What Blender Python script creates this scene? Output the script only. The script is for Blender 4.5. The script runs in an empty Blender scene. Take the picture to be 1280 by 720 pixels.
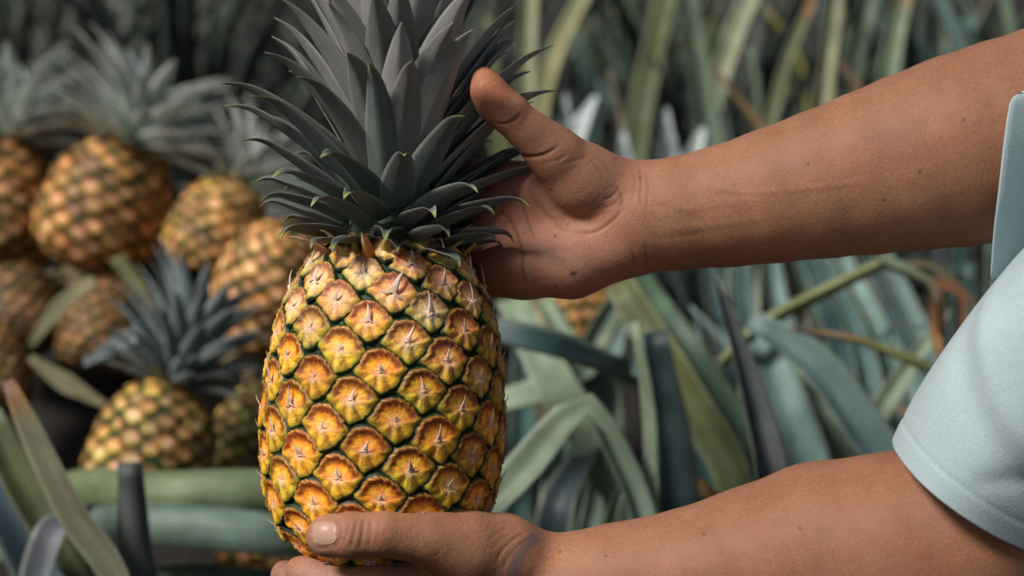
import bpy, math, random
import numpy as np
from mathutils import Matrix, Vector

# ------------------------------------------------------------------ camera, sky, sun, exposure
sc = bpy.context.scene
col = sc.collection
CAM_LOC = Vector((0.0, 0.0, 0.85))
PITCH = math.radians(14)
LENS, SENSOR = 60.0, 36.0
D0 = 0.90                                  # distance of the held fruit from the camera
cam_d = bpy.data.cameras.new('camera')
cam = bpy.data.objects.new('camera', cam_d); col.objects.link(cam)
cam.location = CAM_LOC
cam.rotation_euler = (math.pi / 2 - PITCH, 0, 0)
cam_d.lens = LENS; cam_d.sensor_width = SENSOR
cam_d.clip_start = 0.02; cam_d.clip_end = 500
cam_d.dof.use_dof = True
cam_d.dof.focus_distance = 0.855
cam_d.dof.aperture_fstop = 4.9
cam_d.dof.aperture_blades = 7
sc.camera = cam

SUN_EL, SUN_AZ = math.radians(49), math.radians(236)   # azimuth clockwise from +y: behind the camera, to its left
w = bpy.data.worlds.new('World'); sc.world = w; w.use_nodes = True
nt = w.node_tree
bg = nt.nodes['Background']
sky = nt.nodes.new('ShaderNodeTexSky'); sky.sky_type = 'NISHITA'; sky.sun_disc = False
sky.sun_elevation = SUN_EL; sky.sun_rotation = SUN_AZ
sky.air_density = 1.0; sky.dust_density = 4.0; sky.ozone_density = 0.6
nt.links.new(sky.outputs[0], bg.inputs[0]); bg.inputs[1].default_value = 0.05
sd = bpy.data.lights.new('sun', 'SUN'); sd.energy = 4.3; sd.angle = math.radians(13); sd.color = (1.0, 0.96, 0.90)
sun = bpy.data.objects.new('sun', sd); col.objects.link(sun)
sdir = Vector((math.sin(SUN_AZ) * math.cos(SUN_EL), math.cos(SUN_AZ) * math.cos(SUN_EL), math.sin(SUN_EL)))
sun.rotation_euler = sdir.to_track_quat('Z', 'Y').to_euler()
sun.location = sdir * 8

sc.view_settings.view_transform = 'Standard'
sc.view_settings.look = 'None'
sc.view_settings.exposure = -0.24
sc.view_settings.gamma = 1.0
sc.render.engine = 'CYCLES'
sc.cycles.use_denoising = True
sc.cycles.max_bounces = 6

# ------------------------------------------------------------------ helpers
S = D0 * SENSOR / LENS / 1280.0            # metres per photo pixel at the fruit
RC = np.array(cam.rotation_euler.to_matrix())
CL = np.array(CAM_LOC)

def cs(px, py, depth):                     # camera-space point
    k = SENSOR / LENS / 1280.0 * depth
    return np.array([(px - 640) * k, -(py - 360) * k, -depth])
def P(px, py, depth):                      # world point
    return RC @ cs(px, py, depth) + CL
def csz(px, py, z):                        # z in fruit pixels toward the camera from the fruit's plane
    return cs(px, py, D0 - z * S)
def to_world(a): return a @ RC.T + CL

def new_mesh(name, v, f, cols=None, lp=None, smooth=True):
    me = bpy.data.meshes.new(name)
    v = np.asarray(v, dtype=np.float32)
    if isinstance(f, np.ndarray):
        n = f.shape[1]
        me.vertices.add(len(v)); me.vertices.foreach_set('co', v.ravel())
        me.loops.add(f.size); me.loops.foreach_set('vertex_index', f.astype(np.int32).ravel())
        me.polygons.add(len(f)); me.polygons.foreach_set('loop_start', np.arange(0, f.size, n, dtype=np.int32))
        me.update(calc_edges=True)
    else:
        me.from_pydata(v.tolist(), [], f)
    if cols is not None:
        a = me.color_attributes.new('Col', 'FLOAT_COLOR', 'POINT')
        c = np.ones((len(v), 4), np.float32); c[:, :3] = np.clip(cols, 0, 1)
        a.data.foreach_set('color', c.ravel())
    if lp is not None:
        a = me.attributes.new('lp', 'FLOAT_VECTOR', 'POINT')
        a.data.foreach_set('vector', np.asarray(lp, np.float32).ravel())
    if smooth: me.polygons.foreach_set('use_smooth', [True] * len(me.polygons))
    return me
def obj(name, me, mat=None, parent=None):
    o = bpy.data.objects.new(name, me); col.objects.link(o)
    if mat is not None and me is not None and len(me.materials) == 0: me.materials.append(mat)
    if parent: o.parent = parent
    return o
def tag(o, label, cat=None, group=None, kind=None):
    if label: o['label'] = label
    if cat: o['category'] = cat
    if group: o['group'] = group
    if kind: o['kind'] = kind
    return o
def empty(name, M):
    o = bpy.data.objects.new(name, None); col.objects.link(o)
    o.matrix_basis = M if isinstance(M, Matrix) else Matrix.Translation(Vector(M))
    o.empty_display_size = 0.05
    return o
def norm(a): return a / (np.linalg.norm(a, axis=-1, keepdims=True) + 1e-12)
def spline(pts, n):                        # Catmull-Rom through points
    p = np.asarray(pts, float)
    if len(p) == 2:
        t = np.linspace(0, 1, n)[:, None]; return p[0] * (1 - t) + p[1] * t
    q = np.vstack([2 * p[0] - p[1], p, 2 * p[-1] - p[-2]])
    L = np.concatenate([[0], np.cumsum(np.linalg.norm(np.diff(p, axis=0), axis=1))])
    s = np.linspace(0, L[-1], n); out = []
    for x in s:
        i = min(max(np.searchsorted(L, x, side='right') - 1, 0), len(p) - 2)
        t = (x - L[i]) / (L[i + 1] - L[i])
        a, b, c, d = q[i], q[i + 1], q[i + 2], q[i + 3]
        out.append(.5 * (2 * b + (c - a) * t + (2 * a - 5 * b + 4 * c - d) * t * t + (3 * b - a - 3 * c + d) * t ** 3))
    return np.array(out)
def sstep(a, b, x):
    t = np.clip((np.asarray(x, float) - a) / (b - a), 0, 1); return t * t * (3 - 2 * t)
def mixc(a, b, t): return np.asarray(a) * (1 - t[..., None]) + np.asarray(b) * t[..., None]

# ------------------------------------------------------------------ materials
def material(name):
    m = bpy.data.materials.new(name); m.use_nodes = True
    t = m.node_tree; return m, t, t.nodes['Principled BSDF']
def nd(t, kind, **kw):
    n = t.nodes.new(kind)
    for k, v in kw.items():
        if k in n.inputs: n.inputs[k].default_value = v
        else: setattr(n, k, v)
    return n
def maprange(t, src, a, b, c, d):
    n = nd(t, 'ShaderNodeMapRange'); n.inputs[1].default_value = a; n.inputs[2].default_value = b
    n.inputs[3].default_value = c; n.inputs[4].default_value = d
    t.links.new(src, n.inputs[0]); return n.outputs[0]
def vscale(t, colsock, valsock):
    n = nd(t, 'ShaderNodeVectorMath', operation='SCALE'); t.links.new(colsock, n.inputs[0]); t.links.new(valsock, n.inputs['Scale'])
    return n.outputs[0]

def mat_leaf(name, rough, streak=0.35, objvar=0.35, bump=0.25, blotch=0.25, bloom=0.0, bloomcol=(.42, .46, .44, 1)):
    m, t, b = material(name); L = t.links.new
    c = nd(t, 'ShaderNodeAttribute', attribute_name='Col')
    lp = nd(t, 'ShaderNodeAttribute', attribute_name='lp')
    oi = nd(t, 'ShaderNodeObjectInfo'); tc = nd(t, 'ShaderNodeTexCoord')
    sc_ = nd(t, 'ShaderNodeVectorMath', operation='MULTIPLY'); sc_.inputs[1].default_value = (2.0, 26.0, 1.0)
    L(lp.outputs['Vector'], sc_.inputs[0])
    add = nd(t, 'ShaderNodeVectorMath', operation='ADD'); L(sc_.outputs[0], add.inputs[0])
    rv = nd(t, 'ShaderNodeCombineXYZ'); mr = maprange(t, oi.outputs['Random'], 0, 1, 0, 60); L(mr, rv.inputs[2]); L(rv.outputs[0], add.inputs[1])
    n1 = nd(t, 'ShaderNodeTexNoise', Scale=1.0, Detail=3.0); L(add.outputs[0], n1.inputs['Vector'])
    n2 = nd(t, 'ShaderNodeTexNoise', Scale=38.0, Detail=4.0); L(tc.outputs['Object'], n2.inputs['Vector'])
    s1 = maprange(t, n1.outputs['Fac'], .25, .75, 1 - streak, 1 + streak)
    s2 = maprange(t, n2.outputs['Fac'], .3, .7, 1 - blotch, 1 + blotch)
    s3 = maprange(t, oi.outputs['Random'], 0, 1, 1 - objvar, 1 + objvar)
    x = vscale(t, c.outputs['Color'], s1); x = vscale(t, x, s2); x = vscale(t, x, s3)
    if bloom > 0:
        n3 = nd(t, 'ShaderNodeTexNoise', Scale=22.0, Detail=5.0, Roughness=.6); L(tc.outputs['Object'], n3.inputs['Vector'])
        f = maprange(t, n3.outputs['Fac'], .35, .75, 0, bloom)
        mx = nd(t, 'ShaderNodeMix', data_type='RGBA'); L(f, mx.inputs[0]); L(x, mx.inputs[6]); mx.inputs[7].default_value = bloomcol
        x = mx.outputs[2]
    L(x, b.inputs['Base Color'])
    b.inputs['Roughness'].default_value = rough
    b.inputs['Specular IOR Level'].default_value = .35
    bp = nd(t, 'ShaderNodeBump', Strength=bump, Distance=.002); L(n1.outputs['Fac'], bp.inputs['Height']); L(bp.outputs[0], b.inputs['Normal'])
    return m
def mat_vcol(name, rough, noise_scale=300., amt=.25, bump=.3, dist=.001, sss=0, spec=.4, objvar=0.0, bscale=600.):
    m, t, b = material(name); L = t.links.new
    c = nd(t, 'ShaderNodeAttribute', attribute_name='Col'); tc = nd(t, 'ShaderNodeTexCoord'); oi = nd(t, 'ShaderNodeObjectInfo')
    rv = nd(t, 'ShaderNodeCombineXYZ'); mr = maprange(t, oi.outputs['Random'], 0, 1, 0, 9); L(mr, rv.inputs[0])
    add = nd(t, 'ShaderNodeVectorMath', operation='ADD'); L(tc.outputs['Object'], add.inputs[0]); L(rv.outputs[0], add.inputs[1])
    n1 = nd(t, 'ShaderNodeTexNoise', Scale=noise_scale, Detail=4.0, Roughness=.6); L(add.outputs[0], n1.inputs['Vector'])
    n2 = nd(t, 'ShaderNodeTexNoise', Scale=bscale, Detail=3.0); L(add.outputs[0], n2.inputs['Vector'])
    x = vscale(t, c.outputs['Color'], maprange(t, n1.outputs['Fac'], .25, .75, 1 - amt, 1 + amt))
    if objvar: x = vscale(t, x, maprange(t, oi.outputs['Random'], 0, 1, 1 - objvar, 1 + objvar))
    # the object's own colour tints alike pieces (paler, riper, or dimmed for shaded heap fruit)
    mu = nd(t, 'ShaderNodeVectorMath', operation='MULTIPLY'); L(x, mu.inputs[0]); L(oi.outputs['Color'], mu.inputs[1])
    L(mu.outputs[0], b.inputs['Base Color'])
    b.inputs['Roughness'].default_value = rough; b.inputs['Specular IOR Level'].default_value = spec
    bp = nd(t, 'ShaderNodeBump', Strength=bump, Distance=dist); L(n2.outputs['Fac'], bp.inputs['Height']); L(bp.outputs[0], b.inputs['Normal'])
    if sss:
        b.inputs['Subsurface Weight'].default_value = sss
        b.inputs['Subsurface Radius'].default_value = (1.0, .4, .2); b.inputs['Subsurface Scale'].default_value = .004
    return m
def mat_skin():
    m, t, b = material('skin'); L = t.links.new
    c = nd(t, 'ShaderNodeAttribute', attribute_name='Col'); tc = nd(t, 'ShaderNodeTexCoord')
    n1 = nd(t, 'ShaderNodeTexNoise', Scale=38., Detail=5., Roughness=.62); L(tc.outputs['Object'], n1.inputs['Vector'])
    n2 = nd(t, 'ShaderNodeTexNoise', Scale=650., Detail=3., Roughness=.7); L(tc.outputs['Object'], n2.inputs['Vector'])
    v = nd(t, 'ShaderNodeTexVoronoi', Scale=1100.); L(tc.outputs['Object'], v.inputs['Vector'])
    x = vscale(t, c.outputs['Color'], maprange(t, n1.outputs['Fac'], .25, .75, .86, 1.14))
    x = vscale(t, x, maprange(t, n2.outputs['Fac'], .3, .7, .84, 1.16))
    n4 = nd(t, 'ShaderNodeTexNoise', Scale=95., Detail=4., Roughness=.6); L(tc.outputs['Object'], n4.inputs['Vector'])
    rd = nd(t, 'ShaderNodeMix', data_type='RGBA', blend_type='MULTIPLY'); L(maprange(t, n4.outputs['Fac'], .45, .7, 0, .8), rd.inputs[0]); L(x, rd.inputs[6]); rd.inputs[7].default_value = (1.0, .87, .82, 1); x = rd.outputs[2]
    L(x, b.inputs['Base Color'])
    L(maprange(t, n2.outputs['Fac'], .3, .7, .5, .68), b.inputs['Roughness'])
    b.inputs['Specular IOR Level'].default_value = .24
    b.inputs['Subsurface Weight'].default_value = .12
    b.inputs['Subsurface Radius'].default_value = (1.0, .35, .18); b.inputs['Subsurface Scale'].default_value = .004
    ad = nd(t, 'ShaderNodeMath', operation='MULTIPLY_ADD'); L(v.outputs['Distance'], ad.inputs[0]); ad.inputs[1].default_value = .8; L(n2.outputs['Fac'], ad.inputs[2])
    bp = nd(t, 'ShaderNodeBump', Strength=.22, Distance=.0006); L(ad.outputs[0], bp.inputs['Height']); L(bp.outputs[0], b.inputs['Normal'])
    return m
def mat_shirt():
    m, t, b = material('shirt_cotton'); L = t.links.new
    tc = nd(t, 'ShaderNodeTexCoord')
    n1 = nd(t, 'ShaderNodeTexNoise', Scale=14., Detail=4.); L(tc.outputs['Object'], n1.inputs['Vector'])
    n2 = nd(t, 'ShaderNodeTexNoise', Scale=900., Detail=2.); L(tc.outputs['Object'], n2.inputs['Vector'])
    rgb = nd(t, 'ShaderNodeRGB'); rgb.outputs[0].default_value = (.385, .485, .51, 1)
    x = vscale(t, rgb.outputs[0], maprange(t, n1.outputs['Fac'], .3, .7, .94, 1.05))
    x = vscale(t, x, maprange(t, n2.outputs['Fac'], .3, .7, .92, 1.08))
    L(x, b.inputs['Base Color']); b.inputs['Roughness'].default_value = .85
    b.inputs['Sheen Weight'].default_value = .2
    bp = nd(t, 'ShaderNodeBump', Strength=.4, Distance=.0007); L(n2.outputs['Fac'], bp.inputs['Height']); L(bp.outputs[0], b.inputs['Normal'])
    return m
def mat_soil():
    m, t, b = material('soil'); L = t.links.new
    tc = nd(t, 'ShaderNodeTexCoord')
    n1 = nd(t, 'ShaderNodeTexNoise', Scale=9., Detail=8., Roughness=.65); L(tc.outputs['Object'], n1.inputs['Vector'])
    r = nd(t, 'ShaderNodeValToRGB'); L(n1.outputs['Fac'], r.inputs[0])
    r.color_ramp.elements[0].position = .3; r.color_ramp.elements[0].color = (.012, .010, .009, 1)
    r.color_ramp.elements[1].position = .75; r.color_ramp.elements[1].color = (.026, .021, .018, 1)
    L(r.outputs[0], b.inputs['Base Color']); b.inputs['Roughness'].default_value = .95
    bp = nd(t, 'ShaderNodeBump', Strength=.8, Distance=.03); L(n1.outputs['Fac'], bp.inputs['Height']); L(bp.outputs[0], b.inputs['Normal'])
    return m
M_EYE = mat_vcol('pineapple_eye', .5, 420., .28, .35, .0012, sss=0, spec=.4, bscale=900.)
M_RIND = mat_vcol('pineapple_rind', .6, 260., .5, .4, .001)
M_SPINE = mat_vcol('dry_bract', .7, 500., .25, .2, .0006, objvar=.25)
M_CROWN = mat_leaf('crown_leaf', .6, .22, .16, .35, .16, bloom=.18, bloomcol=(.20, .20, .20, 1))
M_LEAF = mat_leaf('plant_leaf', .42, .35, .25, .35, .3, bloom=.15, bloomcol=(.22, .35, .32, 1))
M_BCROWN = mat_leaf('heap_crown_leaf', .55, .25, .25, .3, .2, bloom=.3, bloomcol=(.36, .37, .37, 1))
M_DRY = mat_leaf('dry_leaf', .8, .35, .2, .5, .35)
M_SKIN = mat_skin(); M_SHIRT = mat_shirt(); M_SOIL = mat_soil()
m_, t_, b_ = material('nail'); b_.inputs['Base Color'].default_value = (.50, .30, .22, 1); b_.inputs['Roughness'].default_value = .27; M_NAIL = m_
m_, t_, b_ = material('trousers'); b_.inputs['Base Color'].default_value = (.03, .035, .05, 1); b_.inputs['Roughness'].default_value = .9; M_TROUSERS = m_

# ------------------------------------------------------------------ ground
def heap_z(x, y):
    return .40 * np.exp(-(((x + .50) / .42) ** 2) ** 1.5 - ((y - 2.0) / .62) ** 2)
gx = np.concatenate([[-120, -30, -8], np.linspace(-4, 4, 120), [8, 30, 120]])
gy = np.concatenate([[-60, -15, -4], np.linspace(-2, 8, 140), [14, 40, 180]])
X, Y = np.meshgrid(gx, gy, indexing='ij')
rs = np.random.RandomState(4)
Z = heap_z(X, Y) + .02 * np.sin(X * 5.1 + Y * 2) * np.cos(Y * 6.3) + rs.uniform(-.012, .012, X.shape)
nX, nY = X.shape
idx = np.arange(nX * nY).reshape(nX, nY)
gf = np.stack([idx[:-1, :-1], idx[1:, :-1], idx[1:, 1:], idx[:-1, 1:]], -1).reshape(-1, 4)
g = obj('ground', new_mesh('ground', np.stack([X, Y, Z], -1).reshape(-1, 3), gf), M_SOIL)
tag(g, 'dark bare soil between the pineapple plants', kind='structure')

# ------------------------------------------------------------------ leaves
def leaf_mesh(name, pts, wid, nrm, chan=.35, th=.0012, m=9, vee=False, colf=None, roll=None):
    pts = np.asarray(pts, float); n = len(pts); wid = np.asarray(wid, float)
    T = norm(np.gradient(pts, axis=0)); nrm = np.broadcast_to(np.asarray(nrm, float), pts.shape)
    Sd = norm(np.cross(T, nrm)); N = norm(np.cross(Sd, T))
    if roll is not None:
        r = np.asarray(roll)[:, None] * np.ones((n, 1)); Sd, N = Sd * np.cos(r) + N * np.sin(r), N * np.cos(r) - Sd * np.sin(r)
    u = np.linspace(-1, 1, m)
    if vee: ox = u; oz = chan * (np.sqrt(u * u + .02) - .141)
    else:
        a = max(chan, .05) * 1.6; ox = np.sin(u * a) / math.sin(a); oz = (1 - np.cos(u * a)) / math.sin(a)
    top = pts[:, None] + Sd[:, None] * (wid[:, None] * ox)[..., None] + N[:, None] * (wid[:, None] * oz)[..., None]
    tk = th * (1.0 - .75 * u * u)[None] * np.sqrt(wid / wid.max() + .02)[:, None]
    bot = top - N[:, None] * tk[..., None]
    ring = np.concatenate([top, bot[:, ::-1]], 1); k = 2 * m
    v = ring.reshape(-1, 3)
    i = np.arange(n - 1)[:, None] * k; j = np.arange(k)[None]; j2 = (j + 1) % k
    f = np.stack([i + j, i + j2, i + k + j2, i + k + j], -1).reshape(-1, 4)
    f = f[:, ::-1]
    cap = np.array([[q, q + 1, k - 2 - q, k - 1 - q] for q in range(m - 1)])
    f = np.concatenate([f, cap, (cap + (n - 1) * k)[:, ::-1]])
    t = np.linspace(0, 1, n)[:, None] * np.ones((1, k)); uu = np.concatenate([u, u[::-1]])[None] * np.ones((n, 1))
    side = np.concatenate([np.ones(m), np.zeros(m)])[None] * np.ones((n, 1))
    c = colf(t, uu, side) if colf else np.full((n, k, 3), .2)
    lp = np.stack([t, uu, side], -1)
    return new_mesh(name, v, f, c.reshape(-1, 3), lp.reshape(-1, 3))
def width_prof(n, w0, wmax, tpeak=.25, taper=1.0, tip=.02):
    t = np.linspace(0, 1, n)
    up = w0 + (1 - w0) * np.sin(np.clip(t / tpeak, 0, 1) * math.pi / 2)
    dn = (1 - np.clip((t - tpeak) / (1 - tpeak), 0, 1) ** (1.0 + taper)) 
    return wmax * np.maximum(up * dn, tip)

# ------------------------------------------------------------------ the pineapple eye (one fruitlet), a few variants
def eye_mesh(name, seed, rings, na, R0=150., ripe=.5, gap=1.11):
    r = np.random.RandomState(seed)
    ph = np.linspace(0, 2 * math.pi, na, endpoint=False)
    sx, cx_ = np.sin(ph), np.cos(ph)
    # outline: the cell left by the neighbouring eyes, round hood above, pointed bract below
    vor = np.full(na, 99.)
    for dx, dy in ((52.5, -23), (-32.5, -37.7), (-85, -14.5), (20, -61)):
        for sg in (1, -1):
            dt = (dx * cx_ + dy * sx) * sg; vor = np.where(dt > 1e-6, np.minimum(vor, (dx * dx + dy * dy) / (2 * np.maximum(dt, 1e-6))), vor)
    ell = 1 / ((np.abs(cx_) / 31.) ** 2.6 + (np.abs(sx) / 28.) ** 2.6) ** (1 / 2.6)
    tri = 1 / (np.abs(cx_) / 47. + np.abs(sx) / 39.) * (1 + .05 * np.sin(2 * np.abs(ph - 1.5 * math.pi)) ** 2)
    up = sstep(-.12, .22, sx)
    B = ell * up + tri * (1 - up)
    B = B + 13 * np.exp(-(((ph + .03 + math.pi) % (2 * math.pi) - math.pi) / .11) ** 2) + 13 * np.exp(-((ph - math.pi) / .11) ** 2)
    B = (B ** -7. + (vor * gap) ** -7.) ** (-1 / 7)
    B = B * (1 + .02 * r.randn(na)) * 1.03
    rr = np.linspace(0, 1, rings + 1)[1:] ** .85
    x = (rr[:, None] * B * cx_).ravel(); y = (rr[:, None] * B * sx).ravel()
    q = (rr[:, None] * np.ones(na)).ravel(); pa = (np.ones(rings)[:, None] * ph).ravel()
    x = np.concatenate([[0], x]); y = np.concatenate([[0], y]); q = np.concatenate([[0], q]); pa = np.concatenate([[0], pa])
    jx = r.uniform(-3, 3); lip = -6 + r.uniform(-3, 2) + .011 * x * x       # curved lip between hood and bract
    upm = sstep(-1.5, 1.5, y - lip)
    prof = -3 + 6.2 * (1 - q ** 9) ** .6
    scal = 1 + .06 * np.sin(pa * (10 + r.randint(3)) + r.rand() * 6)
    rimpos = np.exp(-((q * scal - .80) / .11) ** 2)
    rad = np.hypot((x - jx) / 22., (y - 8) / 15.)
    dip = np.exp(-rad ** 2 * 1.6)
    hood = prof + 2.4 * rimpos - 3.2 * dip
    hood -= .8 * np.cos(pa * 14 + r.rand() * 6) * sstep(.45, .75, q) * (1 - sstep(.85, 1, q))
    fan = np.cos((pa - 1.5 * math.pi) * (7 + r.randint(3)) + r.randn() * .4)
    bract = prof + 2.3 * np.exp(-((y - lip) / 7.) ** 2) * (1 - sstep(.75, 1, q)) + 1.3 * fan * sstep(.25, .6, q) * (1 - sstep(.9, 1, q)) + 1.5 * np.exp(-(x / 6.) ** 2)
    z = hood * upm + bract * (1 - upm)
    z += r.randn(len(z)) * .28
    z = z * .86 - x * x / (2 * R0) * .9
    # colours belong to the rind itself
    rim = np.array((.24, .052, .008)); cup = np.array((.88, .27, .010)); gold = np.array((1.0, .50, .025)); dark = np.array((.10, .022, .006))
    yel = np.array((.95, .50, .032)); grn = np.array((.26, .27, .022)); dgr = np.array((.008, .028, .010)); pale = np.array((.85, .62, .44))
    c = mixc(cup, rim, np.clip(sstep(.46, .62, q + .05 * np.sin(pa * 13 + 1)) * .98, 0, 1))
    c = mixc(c, gold, np.clip(np.exp(-(((np.abs(x - jx) - 8) / 6.5) ** 2 + ((y - 5) / 6) ** 2)) * 1.0, 0, 1) * np.ones_like(x))
    c = mixc(c, dark, .4 * np.exp(-(((x - jx) / 11) ** 2 + ((y - 15 - r.uniform(-2, 3)) / 4.5) ** 2)))
    c = mixc(c, np.array((.70, .42, .07)), .8 * np.exp(-((q * scal - .865) / .032) ** 2))
    cb = mixc(yel, grn, sstep(.62, .95, q)); cb = mixc(cb, np.array((.07, .085, .012)), .9 * sstep(.35, .95, -fan) * sstep(.45, .8, q)); cb = mixc(cb, np.array((.55, .20, .02)), .4 * sstep(.2, .9, -fan) * sstep(.15, .5, q))
    cb = mixc(cb, dark, .75 * np.exp(-((y - lip + 1.0) / 1.6) ** 2) * np.exp(-(x / 20) ** 2))
    slit = r.uniform(-8, 8)
    cb = mixc(cb, dark * 1.2, (r.rand() < .6) * .75 * np.exp(-((x - slit - (y + 14) * r.uniform(-.5, .5)) / 1.9) ** 2) * np.exp(-((y + 17) / 8.) ** 2))
    c = c * upm[:, None] + cb * (1 - upm[:, None])
    pw = r.uniform(.4, .75) + (1 - ripe) * .5
    c = mixc(c, pale, np.clip(pw * np.exp(-((x / (7 + 10 * (1 - ripe))) ** 2 + ((y + 4) / (7 + 9 * (1 - ripe))) ** 2)), 0, .95))
    c = mixc(c, pale, np.clip((1 - ripe) * .75 * np.exp(-(q / .62) ** 2) * (.6 + .6 * r.rand(len(q))), 0, 1))
    c = mixc(c, np.array((.10, .15, .016)), .9 * sstep(.86, .95, q) * (1 - .35 * upm))
    c = mixc(c, dgr, sstep(.87, .94, q))
    c = c * (1 + .10 * r.randn(len(q)))[:, None]
    f = [(0, 1 + j, 1 + (j + 1) % na) for j in range(na)]
    for i in range(rings - 1):
        a = 1 + i * na; b = a + na
        f += [(a + j, b + j, b + (j + 1) % na, a + (j + 1) % na) for j in range(na)]
    me = new_mesh(name, np.stack([x, y, z], -1) * S, f, c)
    me.materials.append(M_EYE)
    return me
def spine_mesh(name, seed, long=1.0):
    r = np.random.RandomState(seed)
    n, k = 7, 6
    t = np.linspace(0, 1, n)
    bend = r.uniform(-4, 4)
    cx = bend * t ** 2; cy = -6 + 26 * long * t; cz = 5.2 + 5.5 * t + 2.0 * np.sin(t * math.pi) + r.uniform(-1, 2) * t * t
    rx = 5.2 * (1 - t) ** 1.5 + .55; rz = 1.1 * (1 - t) ** .8 + .3
    a = np.linspace(0, 2 * math.pi, k, endpoint=False)
    v = np.stack([cx[:, None] + rx[:, None] * np.cos(a), cy[:, None] + 0 * a, cz[:, None] + rz[:, None] * np.sin(a)], -1).reshape(-1, 3)
    f = []
    for i in range(n - 1):
        f += [(i * k + j, i * k + (j + 1) % k, (i + 1) * k + (j + 1) % k, (i + 1) * k + j) for j in range(k)]
    f.append(tuple(range((n - 1) * k, n * k)))
    tt = np.repeat(t, k)
    c = mixc((.66, .40, .24), (.84, .66, .55), sstep(0, .4, tt)); c = mixc(c, (.40, .20, .12), sstep(.8, 1, tt))
    base = len(v)                                      # two side flaps like an inverted V
    fl = []
    for sg in (-1, 1):
        L = r.uniform(9, 14)
        q = np.array([(0, -2, 7), (0, -6, 7), (sg * L * .55, -7, 7.5), (sg * L * .5, -10, 6.5), (sg * L, -7 + r.uniform(-3, 2), 5.5), (0, -4, 9.6), (sg * L * .5, -8.2, 8.6)])
        b0 = base + len(fl); fl += q.tolist()
        f += [(b0, b0 + 5, b0 + 6, b0 + 2), (b0 + 5, b0 + 1, b0 + 3, b0 + 6), (b0 + 2, b0 + 6, b0 + 4), (b0 + 6, b0 + 3, b0 + 4)]
    v = np.vstack([v, np.array(fl)]); c = np.vstack([c, np.tile(np.array((.80, .58, .42)), (len(fl), 1))])
    me = new_mesh(name, v * S, f, c); me.materials.append(M_SPINE); return me

EYES = {k: [eye_mesh('eye', 10 * k + i, 13, 44, ripe=rp) for i in range(7)] for k, rp in ((0, .96), (1, .74), (2, .36))}
SPINES = [spine_mesh('spine', i, .8 + .12 * i) for i in range(6)]
EYES_FAR = [eye_mesh('eye', 100 + i, 7, 18, ripe=.75 - .07 * i, gap=1.1) for i in range(5)]

PROF_H = np.array([0, 4, 14, 28, 50, 82, 132, 192, 262, 312, 355, 385, 404, 416, 424.])
PROF_R = np.array([8, 42, 76, 102, 126, 142, 152, 154, 148, 138, 121, 103, 84, 66, 40.]) - 5
def prof_fn():
    h = np.linspace(0, 424, 300)
    r = np.interp(h, PROF_H, PROF_R)
    k = np.hanning(19); k /= k.sum()
    rp = np.pad(r, 9, mode='reflect', reflect_type='odd'); r2 = np.convolve(rp, k, 'valid')
    return h, np.maximum(r2, 3)
PH, PR = prof_fn()
def fruit_layout(area=2520., phase_h=324., phase_x=-13., hmin=14):
    R = PR; dRdh = np.gradient(R, PH)
    ds = np.sqrt(1 + dRdh ** 2)
    dens = 2 * math.pi * R * ds / (area * np.clip(R / 150., .3, 1.1) ** .8)
    Nc = np.concatenate([[0], np.cumsum((dens[1:] + dens[:-1]) / 2 * np.diff(PH))])
    Ntot = Nc[-1]; cnt = int(Ntot)
    hs = np.interp(Ntot - (np.arange(cnt) + .5), Nc, PH)      # from the top down
    i0 = int(np.argmin(np.abs(hs - phase_h)))
    ga = math.radians(137.5077)
    out = []
    for i, h in enumerate(hs):
        if h < hmin: continue
        th_j = 0.0
        th = (i - i0) * ga + math.asin(phase_x / np.interp(phase_h, PH, PR))
        r = np.interp(h, PH, R); dr = np.interp(h, PH, dRdh); dr = float(np.clip(dr, -2.2, 2.2))
        n = norm(np.array([math.sin(th), -math.cos(th), -dr])); e = np.array([math.cos(th), math.sin(th), 0]); u = np.cross(n, e)
        p = np.array([r * math.sin(th), -r * math.cos(th), h])
        out.append((p, e, u, n, h, float(np.clip(r / 150., .3, 1.1) ** .4)))
    return out
LAYOUT = fruit_layout()
def mat4(e, u, n, p, s):
    return Matrix(((e[0] * s, u[0] * s, n[0] * s, p[0]), (e[1] * s, u[1] * s, n[1] * s, p[1]), (e[2] * s, u[2] * s, n[2] * s, p[2]), (0, 0, 0, 1)))
def rind_mesh():
    a = np.linspace(0, 2 * math.pi, 64, endpoint=False); sel = np.linspace(0, len(PH) - 1, 70).astype(int)
    h = PH[sel]; r = np.maximum(PR[sel] - 3.5, 2)
    v = np.stack([r[:, None] * np.sin(a), -r[:, None] * np.cos(a), h[:, None] + 0 * a], -1).reshape(-1, 3)
    k = 64; f = []
    for i in range(len(h) - 1):
        f += [(i * k + j, i * k + (j + 1) % k, (i + 1) * k + (j + 1) % k, (i + 1) * k + j) for j in range(k)]
    f.append(tuple(range(k))[::-1]); f.append(tuple(range((len(h) - 1) * k, len(h) * k)))
    me = new_mesh('rind', v * S, f, np.tile(np.array((.024, .058, .014)), (len(v), 1))); me.materials.append(M_RIND); return me
RIND = rind_mesh()

def axis_matrix(base, up, toward):
    up = norm(np.asarray(up, float)); y = -np.asarray(toward, float); y = norm(y - up * (y @ up)); x = np.cross(y, up)
    return x, y, up
def frame(base, up, toward, s=1.0):
    x, y, u = axis_matrix(base, up, toward)
    return Matrix(((x[0] * s, y[0] * s, u[0] * s, base[0]), (x[1] * s, y[1] * s, u[1] * s, base[1]), (x[2] * s, y[2] * s, u[2] * s, base[2]), (0, 0, 0, 1)))

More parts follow.
